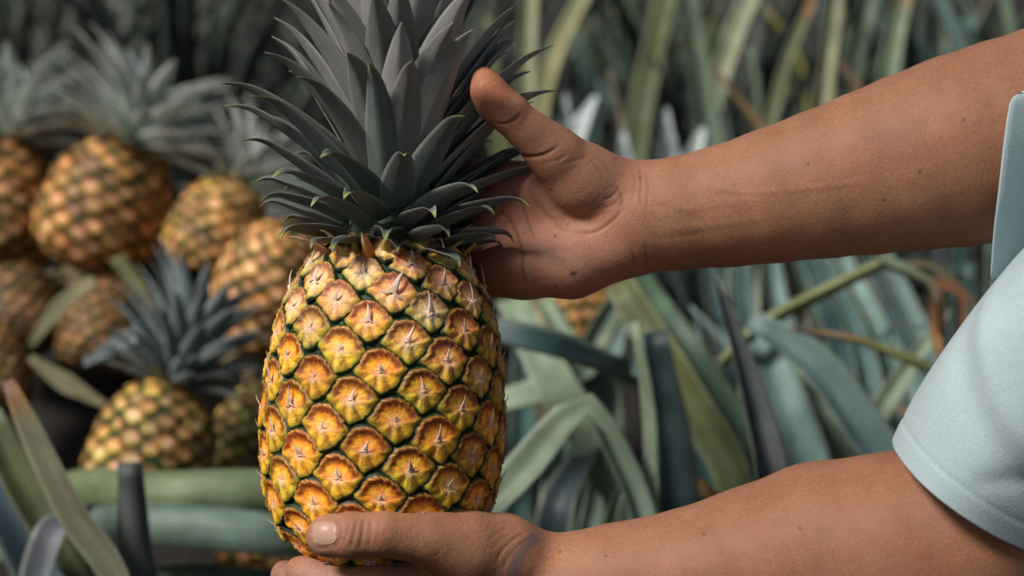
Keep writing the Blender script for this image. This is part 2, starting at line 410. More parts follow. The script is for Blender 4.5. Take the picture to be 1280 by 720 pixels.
# ------------------------------------------------------------------ crown leaves
def crown_leaf_curve(L, e0, bend, hook, n=26):
    t = np.linspace(0, 1, n)
    e = e0 + bend * t ** 1.5 - hook * sstep(.72, 1.0, t)
    dx = np.cos(e); dz = np.sin(e); st = L / (n - 1)
    x = np.concatenate([[0], np.cumsum((dx[1:] + dx[:-1]) / 2 * st)]); z = np.concatenate([[0], np.cumsum((dz[1:] + dz[:-1]) / 2 * st)])
    return np.stack([x, 0 * x, z], -1)
def crown_leaf_mesh(L, W, e0, bend, hook, low, rng, base_c, m=9, n=26, twist=0., far=False):
    p = crown_leaf_curve(L, e0, bend, hook, n)
    T = norm(np.gradient(p, axis=0)); N = np.stack([-T[:, 2], 0 * T[:, 0], T[:, 0]], -1)       # adaxial side: up / inward
    side = np.cumsum(rng.randn(n)) * .0006 * L; p[:, 1] += side * np.linspace(0, 1, n)
    wd = width_prof(n, .85, W, .28, .95 if not low else .6, .012)
    bc = np.array(base_c); tint = rng.uniform(.8, 1.2)
    def colf(t, u, s):
        c = mixc(bc * tint, bc * tint * np.array((.75, .95, .95)), s * .5)
        c = mixc(c, bc * np.array((.50, .95, .62)), .8 * (1 - sstep(0, .25, t)))
        c = mixc(c, np.array((.30, .30, .28)), .7 * sstep(.86, 1.0, np.abs(u)) * sstep(.05, .3, t))
        if low: c = mixc(c, np.array((.34, .38, .10)), sstep(.86, .95, t)); c = mixc(c, np.array((.42, .33, .19)), sstep(.95, 1, t))
        else: c = mixc(c, np.array((.30, .25, .18)), .8 * sstep(.93, 1., t))
        return c
    me = leaf_mesh('leaf', p * S, wd * S, N, chan=.55 if not far else .4, th=.0011, m=m, vee=True, colf=colf, roll=np.linspace(0, twist, n))
    me.materials.append(M_CROWN if not far else M_BCROWN)
    return me
def place_leaf(me, th, rad, h, parent):
    o = obj('leaf', me, None, parent)
    # leaf x axis points outward at angle th (0 = toward -y)
    ox, oy = math.sin(th), -math.cos(th)
    o.matrix_basis = Matrix(((ox, -oy, 0, rad * ox * S), (oy, ox, 0, rad * oy * S), (0, 0, 1, h * S), (0, 0, 0, 1)))
    return o
def crown_core(name, h0, h1, r0, r1):
    k, n = 20, 8; a = np.linspace(0, 2 * math.pi, k, endpoint=False); t = np.linspace(0, 1, n)
    v = np.stack([(r0 + (r1 - r0) * t)[:, None] * np.cos(a), (r0 + (r1 - r0) * t)[:, None] * np.sin(a), (h0 + (h1 - h0) * t)[:, None] + 0 * a], -1).reshape(-1, 3)
    f = []
    for i in range(n - 1): f += [(i * k + j, i * k + (j + 1) % k, (i + 1) * k + (j + 1) % k, (i + 1) * k + j) for j in range(k)]
    f.append(tuple(range((n - 1) * k, n * k)))
    return new_mesh(name, v * S, f, np.tile(np.array((.03, .06, .03)), (len(v), 1)))

# ------------------------------------------------------------------ the held pineapple
base = P(470, 712, D0); topp = P(490, 296, D0 - .012)
FM = frame(base, topp - base, RC @ np.array([0, 0, 1.]))
pine = empty('pineapple', FM)
tag(pine, 'large ripe golden pineapple with tall grey crown held in both hands', 'pineapple')
obj('rind', RIND, None, pine)
rng = np.random.RandomState(11)
for (p, e, u, n, h, s) in LAYOUT:
    k = 2 if h > 335 + rng.randn() * 16 else (1 if h > 265 + rng.randn() * 25 else 0)
    o = obj('eye', EYES[k][rng.randint(7)], None, pine)
    a = rng.randn() * .07; e2 = e * math.cos(a) + u * math.sin(a); u2 = np.cross(n, e2)
    o.matrix_basis = mat4(e2, u2, n, p * S, s * rng.uniform(.93, 1.03))
    v = rng.uniform(.80, 1.22); warm = rng.uniform(-.12, .12)
    o.color = (v * (1 + warm), v * (.99 - .5 * warm), v * (1 - warm), 1)
    sp = obj('spine', SPINES[rng.randint(6)], None, o)
    sa = rng.randn() * .22; fs = rng.uniform(.45, .9) if h < 325 else rng.uniform(.8, 1.3)
    sp.matrix_basis = Matrix.Rotation(sa, 4, 'Z') @ Matrix.Diagonal((1, .82, .85, 1)) @ Matrix.Rotation(rng.uniform(-.1, .35), 4, 'X') @ Matrix.Scale(fs, 4)
BR = []
for i in range(5):                                                   # small dry bracts between fruit and crown
    cc = [((.80, .42, .05), (.70, .50, .12)), ((.62, .30, .16), (.75, .48, .34)), ((.45, .40, .06), (.70, .55, .20)), ((.70, .28, .05), (.80, .55, .30)), ((.22, .28, .05), (.60, .50, .14))][i]
    q_ = crown_leaf_curve(34 + 5 * i, math.radians(28 + 9 * i), math.radians(-20), math.radians(25), 10)
    T_ = norm(np.gradient(q_, axis=0)); N_ = np.stack([-T_[:, 2], 0 * T_[:, 0], T_[:, 0]], -1)
    BR.append(leaf_mesh('bract', q_ * S, width_prof(10, .8, 10 - i, .25, .4) * S, N_, chan=.5, th=.0008, m=5, vee=True, colf=lambda t, u, s_, cc=cc: mixc(cc[0], cc[1], sstep(.2, .9, t))))
    BR[-1].materials.append(M_DRY)
for k in range(34):
    o = place_leaf(BR[rng.randint(5)], k * 2.39996, 74 + rng.uniform(-8, 16), 396 - rng.uniform(0, 14), pine); o.name = 'bract'
    o.matrix_basis = o.matrix_basis @ Matrix.Scale(rng.uniform(.7, 1.15), 4)
crown = obj('crown', crown_core('crown', 400, 665, 60, 12), M_RIND, pine)
NL = 132
TH = [(606, 92, 70), (612, 120, 72), (640, 148, 68), (680, 180, 60)]            # where the upper thumb lies
FMi = np.array(FM)
def hits_thumb(curve, th, rad, h):
    o = np.array([math.sin(th), -math.cos(th), 0.])
    w3 = (o[None] * (rad + curve[:, :1]) + np.array([0, 0, 1.])[None] * (h + curve[:, 2:])) * S
    wd = w3 @ FMi[:3, :3].T + FMi[:3, 3]; c_ = (wd - CL) @ RC
    k = SENSOR / LENS / 1280.0; px = 640 + c_[:, 0] / (-c_[:, 2] * k); py = 360 - c_[:, 1] / (-c_[:, 2] * k); z = (D0 + c_[:, 2]) / S
    tp = spline(TH, 12)
    for q in tp:
        if np.any((np.hypot(px - q[0], py - q[1]) < 40) & (z > q[2] - 34)): return True
    return False
over_thumb = 0
for k in range(NL):
    f = k / (NL - 1)
    th = k * math.radians(137.5077) + .75 + rng.randn() * .05
    h = 403 + 250 * f ** 1.35; rad = 64 * (1 - f) ** .7 + 5
    L = (68 + 100 * min(f / .42, 1) ** 1.1 + 44 * f) * rng.uniform(.92, 1.10)
    W = (13.5 + 12.0 * min(f / .5, 1) - 1 * f) * rng.uniform(.93, 1.08)
    e0 = math.radians(6 + 50 * min(f / .52, 1) + 20 * max(0, (f - .52) / .48)) + rng.randn() * .09
    bend = math.radians(-10 + 4 * f + rng.randn() * 4); low = f < .42
    hook = math.radians(max(0, 66 * (1 - f / .62)) + 10)
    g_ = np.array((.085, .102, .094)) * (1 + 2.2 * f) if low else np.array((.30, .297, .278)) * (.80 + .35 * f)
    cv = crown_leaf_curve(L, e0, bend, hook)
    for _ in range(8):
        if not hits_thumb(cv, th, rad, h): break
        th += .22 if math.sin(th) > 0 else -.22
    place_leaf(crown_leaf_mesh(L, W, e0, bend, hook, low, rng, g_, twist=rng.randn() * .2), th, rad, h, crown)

# ------------------------------------------------------------------ pineapples lying in the heap behind
FAR_CROWN = []
for i in range(12):
    f = i / 11
    FAR_CROWN.append(crown_leaf_mesh(130 + 130 * f, 18 + 6 * f, math.radians(8 + 50 * f), math.radians(-20), math.radians(10), False, rng, (.60, .64, .59), m=5, n=10, far=True))
FAR_CROWN_B = [crown_leaf_mesh(130 + 130 * i / 11, 18 + 6 * i / 11, math.radians(12 + 60 * i / 11), math.radians(-18), math.radians(10), False, rng, (.13, .19, .20), m=5, n=10, far=True) for i in range(12)]
def heap_pineapple(px, py, depth, wpx, up, label, crown_n=34, ripe=1.0, stem=False, green=0.0, crown_scale=1.0, seed=0, tall=1.0, blue=False):
    """centre of the fruit at px,py; wpx its width in photo pixels; up = crown direction in camera axes (right, up, toward)"""
    r = np.random.RandomState(seed + 50)
    width = wpx * SENSOR / LENS / 1280 * depth
    s = width / (308 * S)
    upw = RC @ norm(np.array(up, float)); c = P(px, py, depth)
    base = c - upw * 205 * S * s
    tow = norm(CL - c); x0 = norm(np.cross(upw, np.array([.3, .5, .8]))) if abs(upw @ tow) > .9 else tow
    base = c - upw * 205 * S * s * tall
    root = empty('pineapple', frame(base, upw, x0, s) @ Matrix.Diagonal((1, 1, tall, 1)))
    tag(root, label, 'pineapple', 'pineapples in the heap')
    obj('rind', RIND, None, root)
    spin = r.rand() * 6
    Rz = Matrix.Rotation(spin, 4, 'Z')
    for (p, e, u, n, h, sc2) in LAYOUT:
        o = obj('eye', EYES_FAR[r.randint(5)], None, root)
        ja = r.randn() * .22; ej = e * math.cos(ja) + u * math.sin(ja); uj = np.cross(n, ej)
        o.matrix_basis = Rz @ mat4(ej, uj, n, (p + e * r.uniform(-5, 5) + u * r.uniform(-5, 5) + n * r.uniform(-2, 3)) * S, sc2 * r.uniform(.72, 1.04))
        v = r.uniform(.4, 1.25) * ripe * 1.05; gg = green * r.rand()  # ripe scales brightness; shaded fruits get their shade put into the tint here
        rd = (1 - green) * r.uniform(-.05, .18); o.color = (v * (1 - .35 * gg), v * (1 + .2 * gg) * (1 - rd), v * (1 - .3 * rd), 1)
    if crown_n:
        cr = obj('crown', crown_core('crown', 400, 520, 55, 14), M_RIND, root)
        for k in range(crown_n):
            f = (k + .5) / crown_n
            me = (FAR_CROWN_B if blue else FAR_CROWN)[min(11, int(f * 11.99))]
            o = place_leaf(me, k * 2.39996 + r.randn() * .1, 58 * (1 - f) ** .8 + 5, 405 + 110 * f, cr)
            o.matrix_basis = o.matrix_basis @ Matrix.Scale(crown_scale * r.uniform(.85, 1.15), 4)
    if stem:
        k = 14; a = np.linspace(0, 2 * math.pi, k, endpoint=False); pr = [(6, 46), (-22, 38), (-60, 34), (-64, 28), (-64, 4)]
        v = np.array([[rr * math.cos(q), rr * math.sin(q), z] for z, rr in pr for q in a]); f = []
        for i in range(len(pr) - 1): f += [(i * k + j, (i + 1) * k + j, (i + 1) * k + (j + 1) % k, i * k + (j + 1) % k) for j in range(k)]
        f.append(tuple(range((len(pr) - 1) * k, len(pr) * k))[::-1])
        obj('stem', new_mesh('stem', v * S, f, np.tile(np.array((.42, .34, .18)), (len(v), 1))), M_SPINE, root)
        for q in range(7):
            me = leaf_mesh('dry_leaf', spline([(30, 0, -10), (75, 0, -40), (125, r.uniform(-20, 20), -60 - r.uniform(0, 50))], 10) * S, width_prof(10, .7, 15, .3, .6) * S, (0, 0, 1), chan=.4, m=5,
                           colf=lambda t, u, s_: mixc((.20, .17, .09), (.30, .20, .11), t))
            o = obj('dry_leaf', me, M_DRY, root); o.matrix_basis = Matrix.Rotation(q * .9 + r.rand() * .4, 4, 'Z')
    return root

heap_pineapple(133, 264, 1.82, 168, (.34, .92, -.1), 'big orange pineapple in the heap with wide pale grey crown', ripe=.85, stem=True, seed=1, tall=.74, crown_n=84, crown_scale=1.15)
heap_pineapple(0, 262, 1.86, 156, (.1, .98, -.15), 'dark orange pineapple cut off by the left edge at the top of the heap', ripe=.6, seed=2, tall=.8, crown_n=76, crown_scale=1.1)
heap_pineapple(270, 290, 1.80, 122, (.35, .9, -.3), 'small orange pineapple in the heap between the big one and the held fruit', ripe=1.0, seed=3, green=.2, tall=.8)
heap_pineapple(338, 364, 1.72, 146, (.3, .85, .3), 'pale orange pineapple partly hidden behind the held fruit, pale stem end showing', ripe=1.05, seed=4, crown_n=0, stem=True, tall=.85)
heap_pineapple(22, 392, 1.74, 110, (-.2, .9, -.3), 'dark reddish pineapple at the left edge below the top row', ripe=.42, seed=5, crown_n=0, tall=.8)  # low ripe value: shade of the heap put into the fruit's colour
heap_pineapple(128, 412, 1.74, 112, (.1, .9, -.4), 'shaded pineapple under the big orange one in the heap', ripe=.42, seed=6, crown_n=0, tall=.8)  # shade under the big fruit painted in through the low ripe value
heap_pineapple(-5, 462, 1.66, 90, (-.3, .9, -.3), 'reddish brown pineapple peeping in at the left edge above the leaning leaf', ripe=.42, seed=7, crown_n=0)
heap_pineapple(188, 572, 1.48, 160, (.28, .93, -.22), 'yellow and green pineapple with upright blue grey crown low in the heap', ripe=.85, seed=8, green=.45, crown_scale=1.15, tall=.85, crown_n=72, blue=True)
heap_pineapple(310, 552, 1.62, 110, (.4, .8, -.4), 'greenish yellow pineapple low in the heap just left of the held fruit', ripe=.7, seed=9, green=1.0, crown_n=0)
heap_pineapple(330, 742, 1.44, 150, (.3, .9, -.2), 'pale pineapple at the bottom edge below the green leaves', ripe=.85, seed=10, crown_n=0)
heap_pineapple(718, 392, 1.75, 118, (.5, .6, -.6), 'orange pineapple half hidden among leaves under the upper hand', ripe=.95, seed=11, crown_n=0)
heap_pineapple(262, 340, 2.08, 120, (.35, .85, -.3), 'pineapple at the back of the heap with a pale crown spread above', ripe=.6, seed=12, crown_scale=1.15, crown_n=40)

# ------------------------------------------------------------------ pineapple plants
GREY = (.046, .094, .088); TEAL = (.021, .044, .048); OLIVE = (.115, .125, .050); PALE = (.18, .235, .155); DARK = (.018, .025, .033); BEIGE = (.26, .225, .15); GREEN = (.068, .116, .066); BRIGHT = (.48, .55, .55); SILV = (.142, .220, .206)  # DARK holds the shade of deep gaps as leaf colour, TEAL deepened likewise
def leaf_colors(c0, c1=None, tipbrown=.0, edge=.5, under=None):
    c0 = np.array(c0); c1 = c0 if c1 is None else np.array(c1); un = np.array(under) if under is not None else c0 * 1.05 + .008
    def f(t, u, s):
        c = mixc(c0, c1, sstep(.1, .9, t)); cu = mixc(un, c1, sstep(.4, 1, t) * .6)
        c = c * s[..., None] + cu * (1 - s[..., None])
        c = mixc(c, np.array((.30, .33, .22)), edge * sstep(.84, 1., np.abs(u)))
        if tipbrown: c = mixc(c, np.array((.30, .17, .07)), sstep(1 - tipbrown, 1 - tipbrown * .55, t)); c = mixc(c, np.array((.16, .06, .035)), sstep(1 - tipbrown * .35, 1, t))
        return c
    return f
def root_at(px, depth):                    # point of the ground under a pixel column at that depth
    k = SENSOR / LENS / 1280 * depth
    c, s_ = math.cos(PITCH), math.sin(PITCH)
    v = (CAM_LOC.z - depth * s_) / (c * k)                         # pixels below centre where z = 0
    p = P(px, 360 + v, depth); p[2] = float(heap_z(p[0], p[1])); return p
def plant(px, depth, label, group='pineapple plants close behind the fruit', name='pineapple_plant'):
    p = root_at(px, depth); o = empty(name, p); tag(o, label, 'plant', group)
    k = 12; a = np.linspace(0, 2 * math.pi, k, endpoint=False); pr = [(-.05, .05), (0, .052), (.06, .045), (.12, .03), (.15, .01)]
    v = np.array([[rr * math.cos(q), rr * math.sin(q), z] for z, rr in pr for q in a]); f = []
    for i in range(len(pr) - 1): f += [(i * k + j, i * k + (j + 1) % k, (i + 1) * k + (j + 1) % k, (i + 1) * k + j) for j in range(k)]
    f.append(tuple(range((len(pr) - 1) * k, len(pr) * k)))
    obj('stem', new_mesh('stem', v, f, np.tile(np.array((.08, .07, .04)), (len(v), 1))), M_RIND, o)
    o['_p'] = [float(q) for q in p]
    return o
def leaf(pl, path, depth, wid, c0, c1=None, tipbrown=0., face=(0, .2, 1), chan=.5, root=True, th=.0022, roll=0., n=30, edge=.4, under=None, label=None, mat=None):
    """path: photo pixels base to tip (px, py[, ddepth]); wid: photo-pixel widths along it; face: adaxial normal in camera axes"""
    pr = np.array(pl['_p'])
    pts = [P(q[0], q[1], depth + (q[2] if len(q) > 2 else 0)) for q in path]
    ww = list(wid)
    k = SENSOR / LENS / 1280 * depth
    if root:
        pts = [pr + np.array([0, 0, .05]), pr * .45 + pts[0] * .55 + np.array([0, 0, .02])] + pts; ww = [ww[0] * .85, ww[0]] + ww
    sp = spline(pts, n)
    L = np.concatenate([[0], np.cumsum(np.linalg.norm(np.diff(np.array(pts), axis=0), axis=1))]); L /= L[-1]
    w_ = np.interp(np.linspace(0, 1, n), L, np.array(ww, float)) * .5 * k * (.70 if depth > 1.9 else (.95 if depth < 1.47 else .76))
    kk = np.array([.25, .5, .25]); wp = np.pad(w_, 1, mode='edge'); w_ = np.convolve(wp, kk, 'valid'); 
    N = RC @ norm(np.array(face, float))
    me = leaf_mesh('leaf', sp - pr, np.maximum(w_, .0006), N, chan=chan if chan >= .75 else chan * 1.5, th=th, m=9, vee=chan < .75, colf=leaf_colors(c0, c1, tipbrown, edge, under), roll=np.full(n, roll))
    o = obj('leaf', me, mat or M_LEAF, pl)
    if label: o['label'] = label
    return o

A = plant(905, 1.36, 'pineapple plant between the two arms with a dark upright blade in front')
leaf(A, [(925, 620), (855, 486), (775, 352, .03)], 1.38, [50, 56, 40], GREEN, OLIVE, face=(-.5, .2, 1), chan=.45)
leaf(A, [(968, 640), (908, 532), (850, 435), (795, 345, .06)], 1.42, [60, 62, 54, 36], SILV, GREEN, face=(.4, .4, 1), chan=.35)
leaf(A, [(955, 640), (935, 500), (893, 345)], 1.24, [70, 46, 10], (.085, .095, .11), (.10, .105, .115), face=(.75, 0, 1), chan=.5, edge=.9, label='dark grey upright blade with pale edge')
leaf(A, [(822, 680), (815, 520), (795, 402)], 1.26, [30, 26, 15], SILV, PALE, face=(-.8, .1, .6), chan=.35, edge=.7)
leaf(A, [(850, 700), (838, 560), (815, 415)], 1.31, [62, 58, 36], TEAL, TEAL, face=(.35, .1, 1), chan=.3)
leaf(A, [(1120, 640), (1072, 540), (1010, 455), (935, 403)], 1.36, [66, 68, 60, 30], GREY, SILV, face=(.35, .55, 1), chan=.45)
leaf(A, [(1010, 640), (985, 520), (945, 420, .03)], 1.42, [66, 62, 40], GREY, SILV, face=(.1, .3, 1), chan=.4)
leaf(A, [(1060, 660), (1030, 540), (985, 450, .03)], 1.46, [60, 56, 30], GREEN, PALE, face=(.6, .3, 1), chan=.45, edge=.8)
leaf(A, [(900, 700), (885, 600), (840, 500), (790, 450, .05)], 1.46, [56, 56, 48, 30], TEAL, GREY, face=(-.2, .4, 1), chan=.35)
leaf(A, [(770, 700), (765, 640), (780, 608)], 1.3, [30, 24, 8], SILV, PALE, face=(.5, .3, 1), chan=.45)
leaf(A, [(905, 660), (880, 618), (845, 588)], 1.34, [30, 24, 10], BEIGE, (.22, .13, .07), tipbrown=.35, face=(.2, .7, 1), chan=.5)
B = plant(640, 1.30, 'pineapple plant right behind the held fruit with a sharply bent pale leaf')
leaf(B, [(800, 690), (790, 620), (760, 555), (733, 514), (700, 540), (655, 595), (600, 650)], 1.24, [34, 40, 38, 40, 48, 54, 50], SILV, PALE, face=(.1, .85, .7), chan=.55, label='pale leaf bent over sharply in the middle')
leaf(B, [(520, 420, .05), (625, 428), (700, 445), (790, 478, .05)], 1.32, [44, 50, 54, 50], TEAL, TEAL, face=(0, .8, .6), chan=.62, under=SILV)
leaf(B, [(520, 540, .1), (620, 515, .04), (690, 492, .04), (760, 450, .1)], 1.42, [50, 54, 50, 30], SILV, PALE, face=(0, .9, .6), chan=.5)
leaf(B, [(790, 660), (745, 560), (690, 470), (640, 372, .05)], 1.44, [60, 58, 52, 40], GREY, PALE, face=(-.3, .3, 1), chan=.4)
leaf(B, [(760, 520), (720, 455), (675, 375, .04)], 1.50, [50, 46, 34], SILV, PALE, face=(.4, .3, 1), chan=.4)
leaf(B, [(690, 720), (700, 630), (745, 550, .05)], 1.40, [50, 50, 26], TEAL, DARK, face=(-.4, .3, 1), chan=.4)
leaf(B, [(715, 500), (745, 420), (785, 355, .05)], 1.55, [50, 46, 36], SILV, PALE, face=(.5, .3, 1), chan=.4)
leaf(B, [(640, 700), (650, 600), (655, 450), (650, 330)], 1.55, [46, 46, 40, 20], TEAL, GREY, chan=.4)
leaf(B, [(700, 690), (760, 600), (830, 560, .05)], 1.5, [46, 40, 20], TEAL, DARK, face=(0, .8, .6), chan=.4)
C = plant(1120, 1.62, 'pineapple plant below the upper forearm with an olive stalk and brown tipped leaf')
leaf(C, [(900, 455), (955, 405), (1030, 365), (1105, 328)], 1.42, [16, 22, 21, 17], (.16, .19, .05), (.20, .21, .07), face=(-.3, 1, .2), chan=.75, root=False, th=.006, label='olive stalk slanting up to the right')
leaf(C, [(1240, 505), (1165, 466), (1100, 438), (1060, 424), (990, 411)], 1.36, [24, 22, 19, 14, 4], (.17, .19, .06), (.19, .19, .06), tipbrown=.42, face=(0, 1, .5), chan=.55, root=False, label='olive leaf with dry orange brown tip')
for q in ([(1010, 480), (975, 400), (960, 300)], [(1060, 480), (1040, 400), (1000, 310)], [(1125, 520), (1085, 420), (1035, 320)], [(1170, 520), (1130, 420), (1085, 320)], [(1030, 470), (1015, 400), (985, 300)], [(1090, 500), (1062, 400), (1020, 310)], [(1150, 520), (1105, 420), (1055, 320)], [(1190, 520), (1150, 420), (1105, 320)], [(960, 480), (935, 400), (925, 300)], [(905, 450), (890, 390), (880, 300)]):
    leaf(C, [(x, y, .06 * i) for i, (x, y) in enumerate(q)], 1.62, [40, 38, 26], random.Random(q[0][0] * 7).choice([GREY, SILV, TEAL, DARK, TEAL]), random.Random(q[0][0] * 3).choice([SILV, GREY, TEAL]), face=(random.Random(q[0][0]).uniform(-.9, .9), .35, 1), chan=.6, edge=.6)
leaf(C, [(1100, 330), (1135, 345), (1165, 365), (1175, 420)], 1.44, [24, 26, 20, 14], PALE, (.22, .13, .07), tipbrown=.5, face=(.3, .8, .5), chan=.6, root=False, label='bent pale leaf ending in brown shreds')
leaf(C, [(1145, 350), (1195, 365), (1200, 410), (1190, 450)], 1.46, [14, 14, 12, 5], (.26, .11, .06), (.2, .08, .05), tipbrown=.6, face=(.3, .3, 1), chan=.6, root=False, mat=M_DRY)
leaf(C, [(1160, 352), (1170, 390), (1172, 430), (1178, 455)], 1.45, [16, 16, 14, 5], (.25, .09, .05), (.16, .06, .04), tipbrown=.6, face=(-.4, .3, 1), chan=.6, root=False, mat=M_DRY)
leaf(C, [(1120, 330), (1170, 335), (1225, 390), (1232, 430)], 1.5, [10, 10, 8, 4], (.22, .18, .09), (.25, .14, .07), tipbrown=.4, face=(-.4, .3, 1), chan=.6, root=False)
leaf(C, [(1260, 640), (1180, 545), (1090, 500)], 1.6, [30, 26, 8], (.15, .05, .045), (.2, .07, .05), tipbrown=.3, face=(0, .8, .6), chan=.5)
leaf(C, [(1200, 660), (1210, 500), (1200, 330)], 1.75, [60, 56, 40], TEAL, GREY, face=(.3, .3, 1), chan=.4)
leaf(C, [(1250, 660), (1250, 500), (1250, 300)], 1.8, [60, 56, 40], DARK, TEAL, face=(-.3, .3, 1), chan=.4)

# more stiff narrow blades of the same two plants, fanning up behind the first ones
rb = random.Random(21)
for i in range(16):
    pl = (A, C, A, B)[i % 4]; x1 = rb.uniform(760, 1190) if pl is not B else rb.uniform(650, 800)
    xr = 905 if pl is A else (1120 if pl is C else 640); x0 = xr + (x1 - xr) * rb.uniform(.25, .5)
    leaf(pl, [(x0, 640), ((x0 + x1) / 2 + rb.uniform(-8, 8), 490, .04), (x1, rb.uniform(330, 420), .08)], rb.uniform(1.48, 1.75), [44, 38, 5], rb.choice([GREY, SILV, TEAL, GREEN]), rb.choice([SILV, GREY, PALE]), face=(rb.uniform(-.8, .8), .3, 1), chan=.5, edge=.7, tipbrown=rb.choice([0, 0, .06]))

# plants behind the upper arm
T1 = plant(700, 2.35, 'blurred pineapple plant above the thumb with pale yellow green upright leaves', 'pineapple plants behind the upper arm')
leaf(T1, [(665, 300), (656, 130), (662, -30)], 2.3, [44, 36, 30], PALE, (.33, .34, .19), face=(.2, .3, 1), chan=.5)
leaf(T1, [(660, 250), (690, 85), (745, -30)], 2.45, [40, 32, 26], OLIVE, (.28, .27, .13), face=(-.3, .3, 1), chan=.5)
leaf(T1, [(720, 300), (740, 130), (720, 40)], 2.5, [40, 34, 10], GREY, GREY, face=(-.3, .3, 1))
leaf(T1, [(780, 330), (775, 185), (760, 88)], 2.0, [26, 26, 8], PALE, BEIGE, face=(.6, .3, 1), chan=.5)
leaf(T1, [(745, 330), (715, 215), (705, 118)], 1.95, [62, 58, 6], BRIGHT, BRIGHT, face=(.5, .3, 1), chan=.35)
leaf(T1, [(690, 330), (715, 190), (746, 120)], 1.95, [64, 58, 6], BRIGHT, BRIGHT, face=(-.4, .4, 1), chan=.35)
leaf(T1, [(640, 250), (620, 130), (612, 20)], 2.4, [36, 32, 12], OLIVE, OLIVE, face=(-.4, .4, 1))
T2 = plant(850, 2.45, 'blurred pineapple plant above the wrist with broad grey green blades', 'pineapple plants behind the upper arm')
leaf(T2, [(785, 330), (800, 160), (840, -30)], 2.3, [56, 48, 40], GREY, OLIVE, face=(-.3, .3, 1), chan=.5)
leaf(T2, [(895, 330), (882, 160), (855, -30)], 2.2, [60, 52, 26], SILV, PALE, face=(.3, .3, 1), chan=.5)
leaf(T2, [(860, 260), (905, 85), (950, -30)], 2.35, [34, 40, 36], PALE, (.25, .26, .17), face=(-.3, .3, 1), chan=.5)
leaf(T2, [(850, 330), (835, 215), (832, 135)], 1.95, [70, 62, 6], BRIGHT, BRIGHT, face=(.5, .4, 1), chan=.35)
leaf(T2, [(805, 330), (785, 235), (778, 165)], 1.95, [60, 56, 6], SILV, BRIGHT, face=(.2, .4, 1), chan=.35)
leaf(T2, [(835, 330), (855, 235), (880, 160)], 1.98, [60, 60, 8], BRIGHT, BRIGHT, face=(-.2, .4, 1), chan=.35)
leaf(T2, [(880, 330), (930, 235), (985, 180)], 1.98, [60, 56, 8], BRIGHT, BRIGHT, face=(-.2, .7, 1), chan=.35)
leaf(T2, [(930, 300), (940, 140), (935, 60)], 2.3, [36, 32, 14], PALE, PALE, face=(.4, .4, 1))
T3 = plant(1000, 2.4, 'blurred pineapple plant above the middle of the forearm with narrow olive leaves', 'pineapple plants behind the upper arm')
leaf(T3, [(945, 300), (975, 110), (1020, -10)], 2.2, [22, 22, 14], PALE, OLIVE, tipbrown=.07, face=(-.3, .3, 1), chan=.5)
leaf(T3, [(1015, 300), (1027, 130), (1047, -30)], 2.15, [36, 32, 28], PALE, (.33, .33, .20), face=(.3, .3, 1), chan=.5)
leaf(T3, [(1040, 300), (1062, 110), (1090, -30)], 2.2, [42, 38, 30], SILV, PALE, face=(.3, .3, 1), chan=.5)
leaf(T3, [(1010, 300), (1000, 90), (955, 10)], 2.5, [20, 18, 10], OLIVE, (.22, .2, .05), face=(.3, .3, 1))
leaf(T3, [(1100, 300), (1108, 100), (1135, -30)], 2.1, [46, 42, 30], GREEN, PALE, tipbrown=.06, face=(.1, .3, 1), chan=.5)
leaf(T3, [(1080, 300), (1075, 130), (1050, 80)], 2.1, [24, 20, 8], PALE, BEIGE, tipbrown=.3, face=(.1, .3, 1))
leaf(T3, [(985, 250), (955, 170), (895, 90)], 2.05, [20, 18, 8], (.12, .11, .07), BEIGE, tipbrown=.2, face=(.4, .3, 1))
T4 = plant(1200, 2.5, 'blurred pineapple plant at the upper right above the elbow', 'pineapple plants behind the upper arm')
leaf(T4, [(1240, 300), (1200, 80), (1155, -30)], 2.4, [38, 34, 26], GREY, SILV, face=(.3, .3, 1))
leaf(T4, [(1200, 300), (1215, 110), (1212, 20)], 2.5, [40, 34, 14], TEAL, GREY, face=(-.3, .3, 1))
leaf(T4, [(1265, 200), (1258, 50), (1243, -30)], 2.4, [38, 34, 30], PALE, PALE, face=(.3, .3, 1))
leaf(T4, [(1160, 300), (1170, 130), (1140, 40)], 2.7, [44, 40, 16], TEAL, TEAL, face=(.3, .3, 1))

# plant in front of the heap, lower left
E = plant(60, 1.22, 'pineapple plant at the lower left with long leaves lying across the heap')
leaf(E, [(-40, 660, .1), (20, 620, .12), (98, 597, .06), (205, 604), (330, 603, .0), (420, 612, .04)], 1.32, [40, 50, 58, 66, 68, 56], (.15, .19, .085), (.13, .18, .095), face=(0, -.6, -.8), chan=.85, root=False, label='thick green leaf lying level across the heap')
leaf(E, [(-40, 700, .1), (60, 660, .06), (130, 644, .02), (240, 648), (345, 658), (430, 668, .04)], 1.29, [38, 46, 56, 64, 62, 54], (.10, .15, .115), (.17, .24, .19), face=(0, -.6, -.8), chan=.85, root=False, label='bluish green leaf lying level below the first')
leaf(E, [(120, 730), (230, 716), (345, 722)], 1.33, [40, 40, 36], GREEN, GREEN, face=(0, -.6, -.8), chan=.8, root=False)
leaf(E, [(168, 760), (164, 680), (160, 578)], 1.2, [52, 46, 32], (.05, .058, .062), (.075, .07, .066), tipbrown=.0, face=(0, -.2, -1), chan=.8, label='dark upright cut leaf stump')
leaf(E, [(160, 760), (95, 640), (40, 530), (12, 474)], 1.18, [42, 44, 36, 16], (.10, .11, .10), (.17, .16, .10), tipbrown=.08, face=(-.5, .4, 1), chan=.5)
leaf(E, [(130, 780), (45, 640), (-20, 520)], 1.24, [46, 50, 44], (.11, .11, .065), OLIVE, face=(.4, .4, 1), chan=.45)
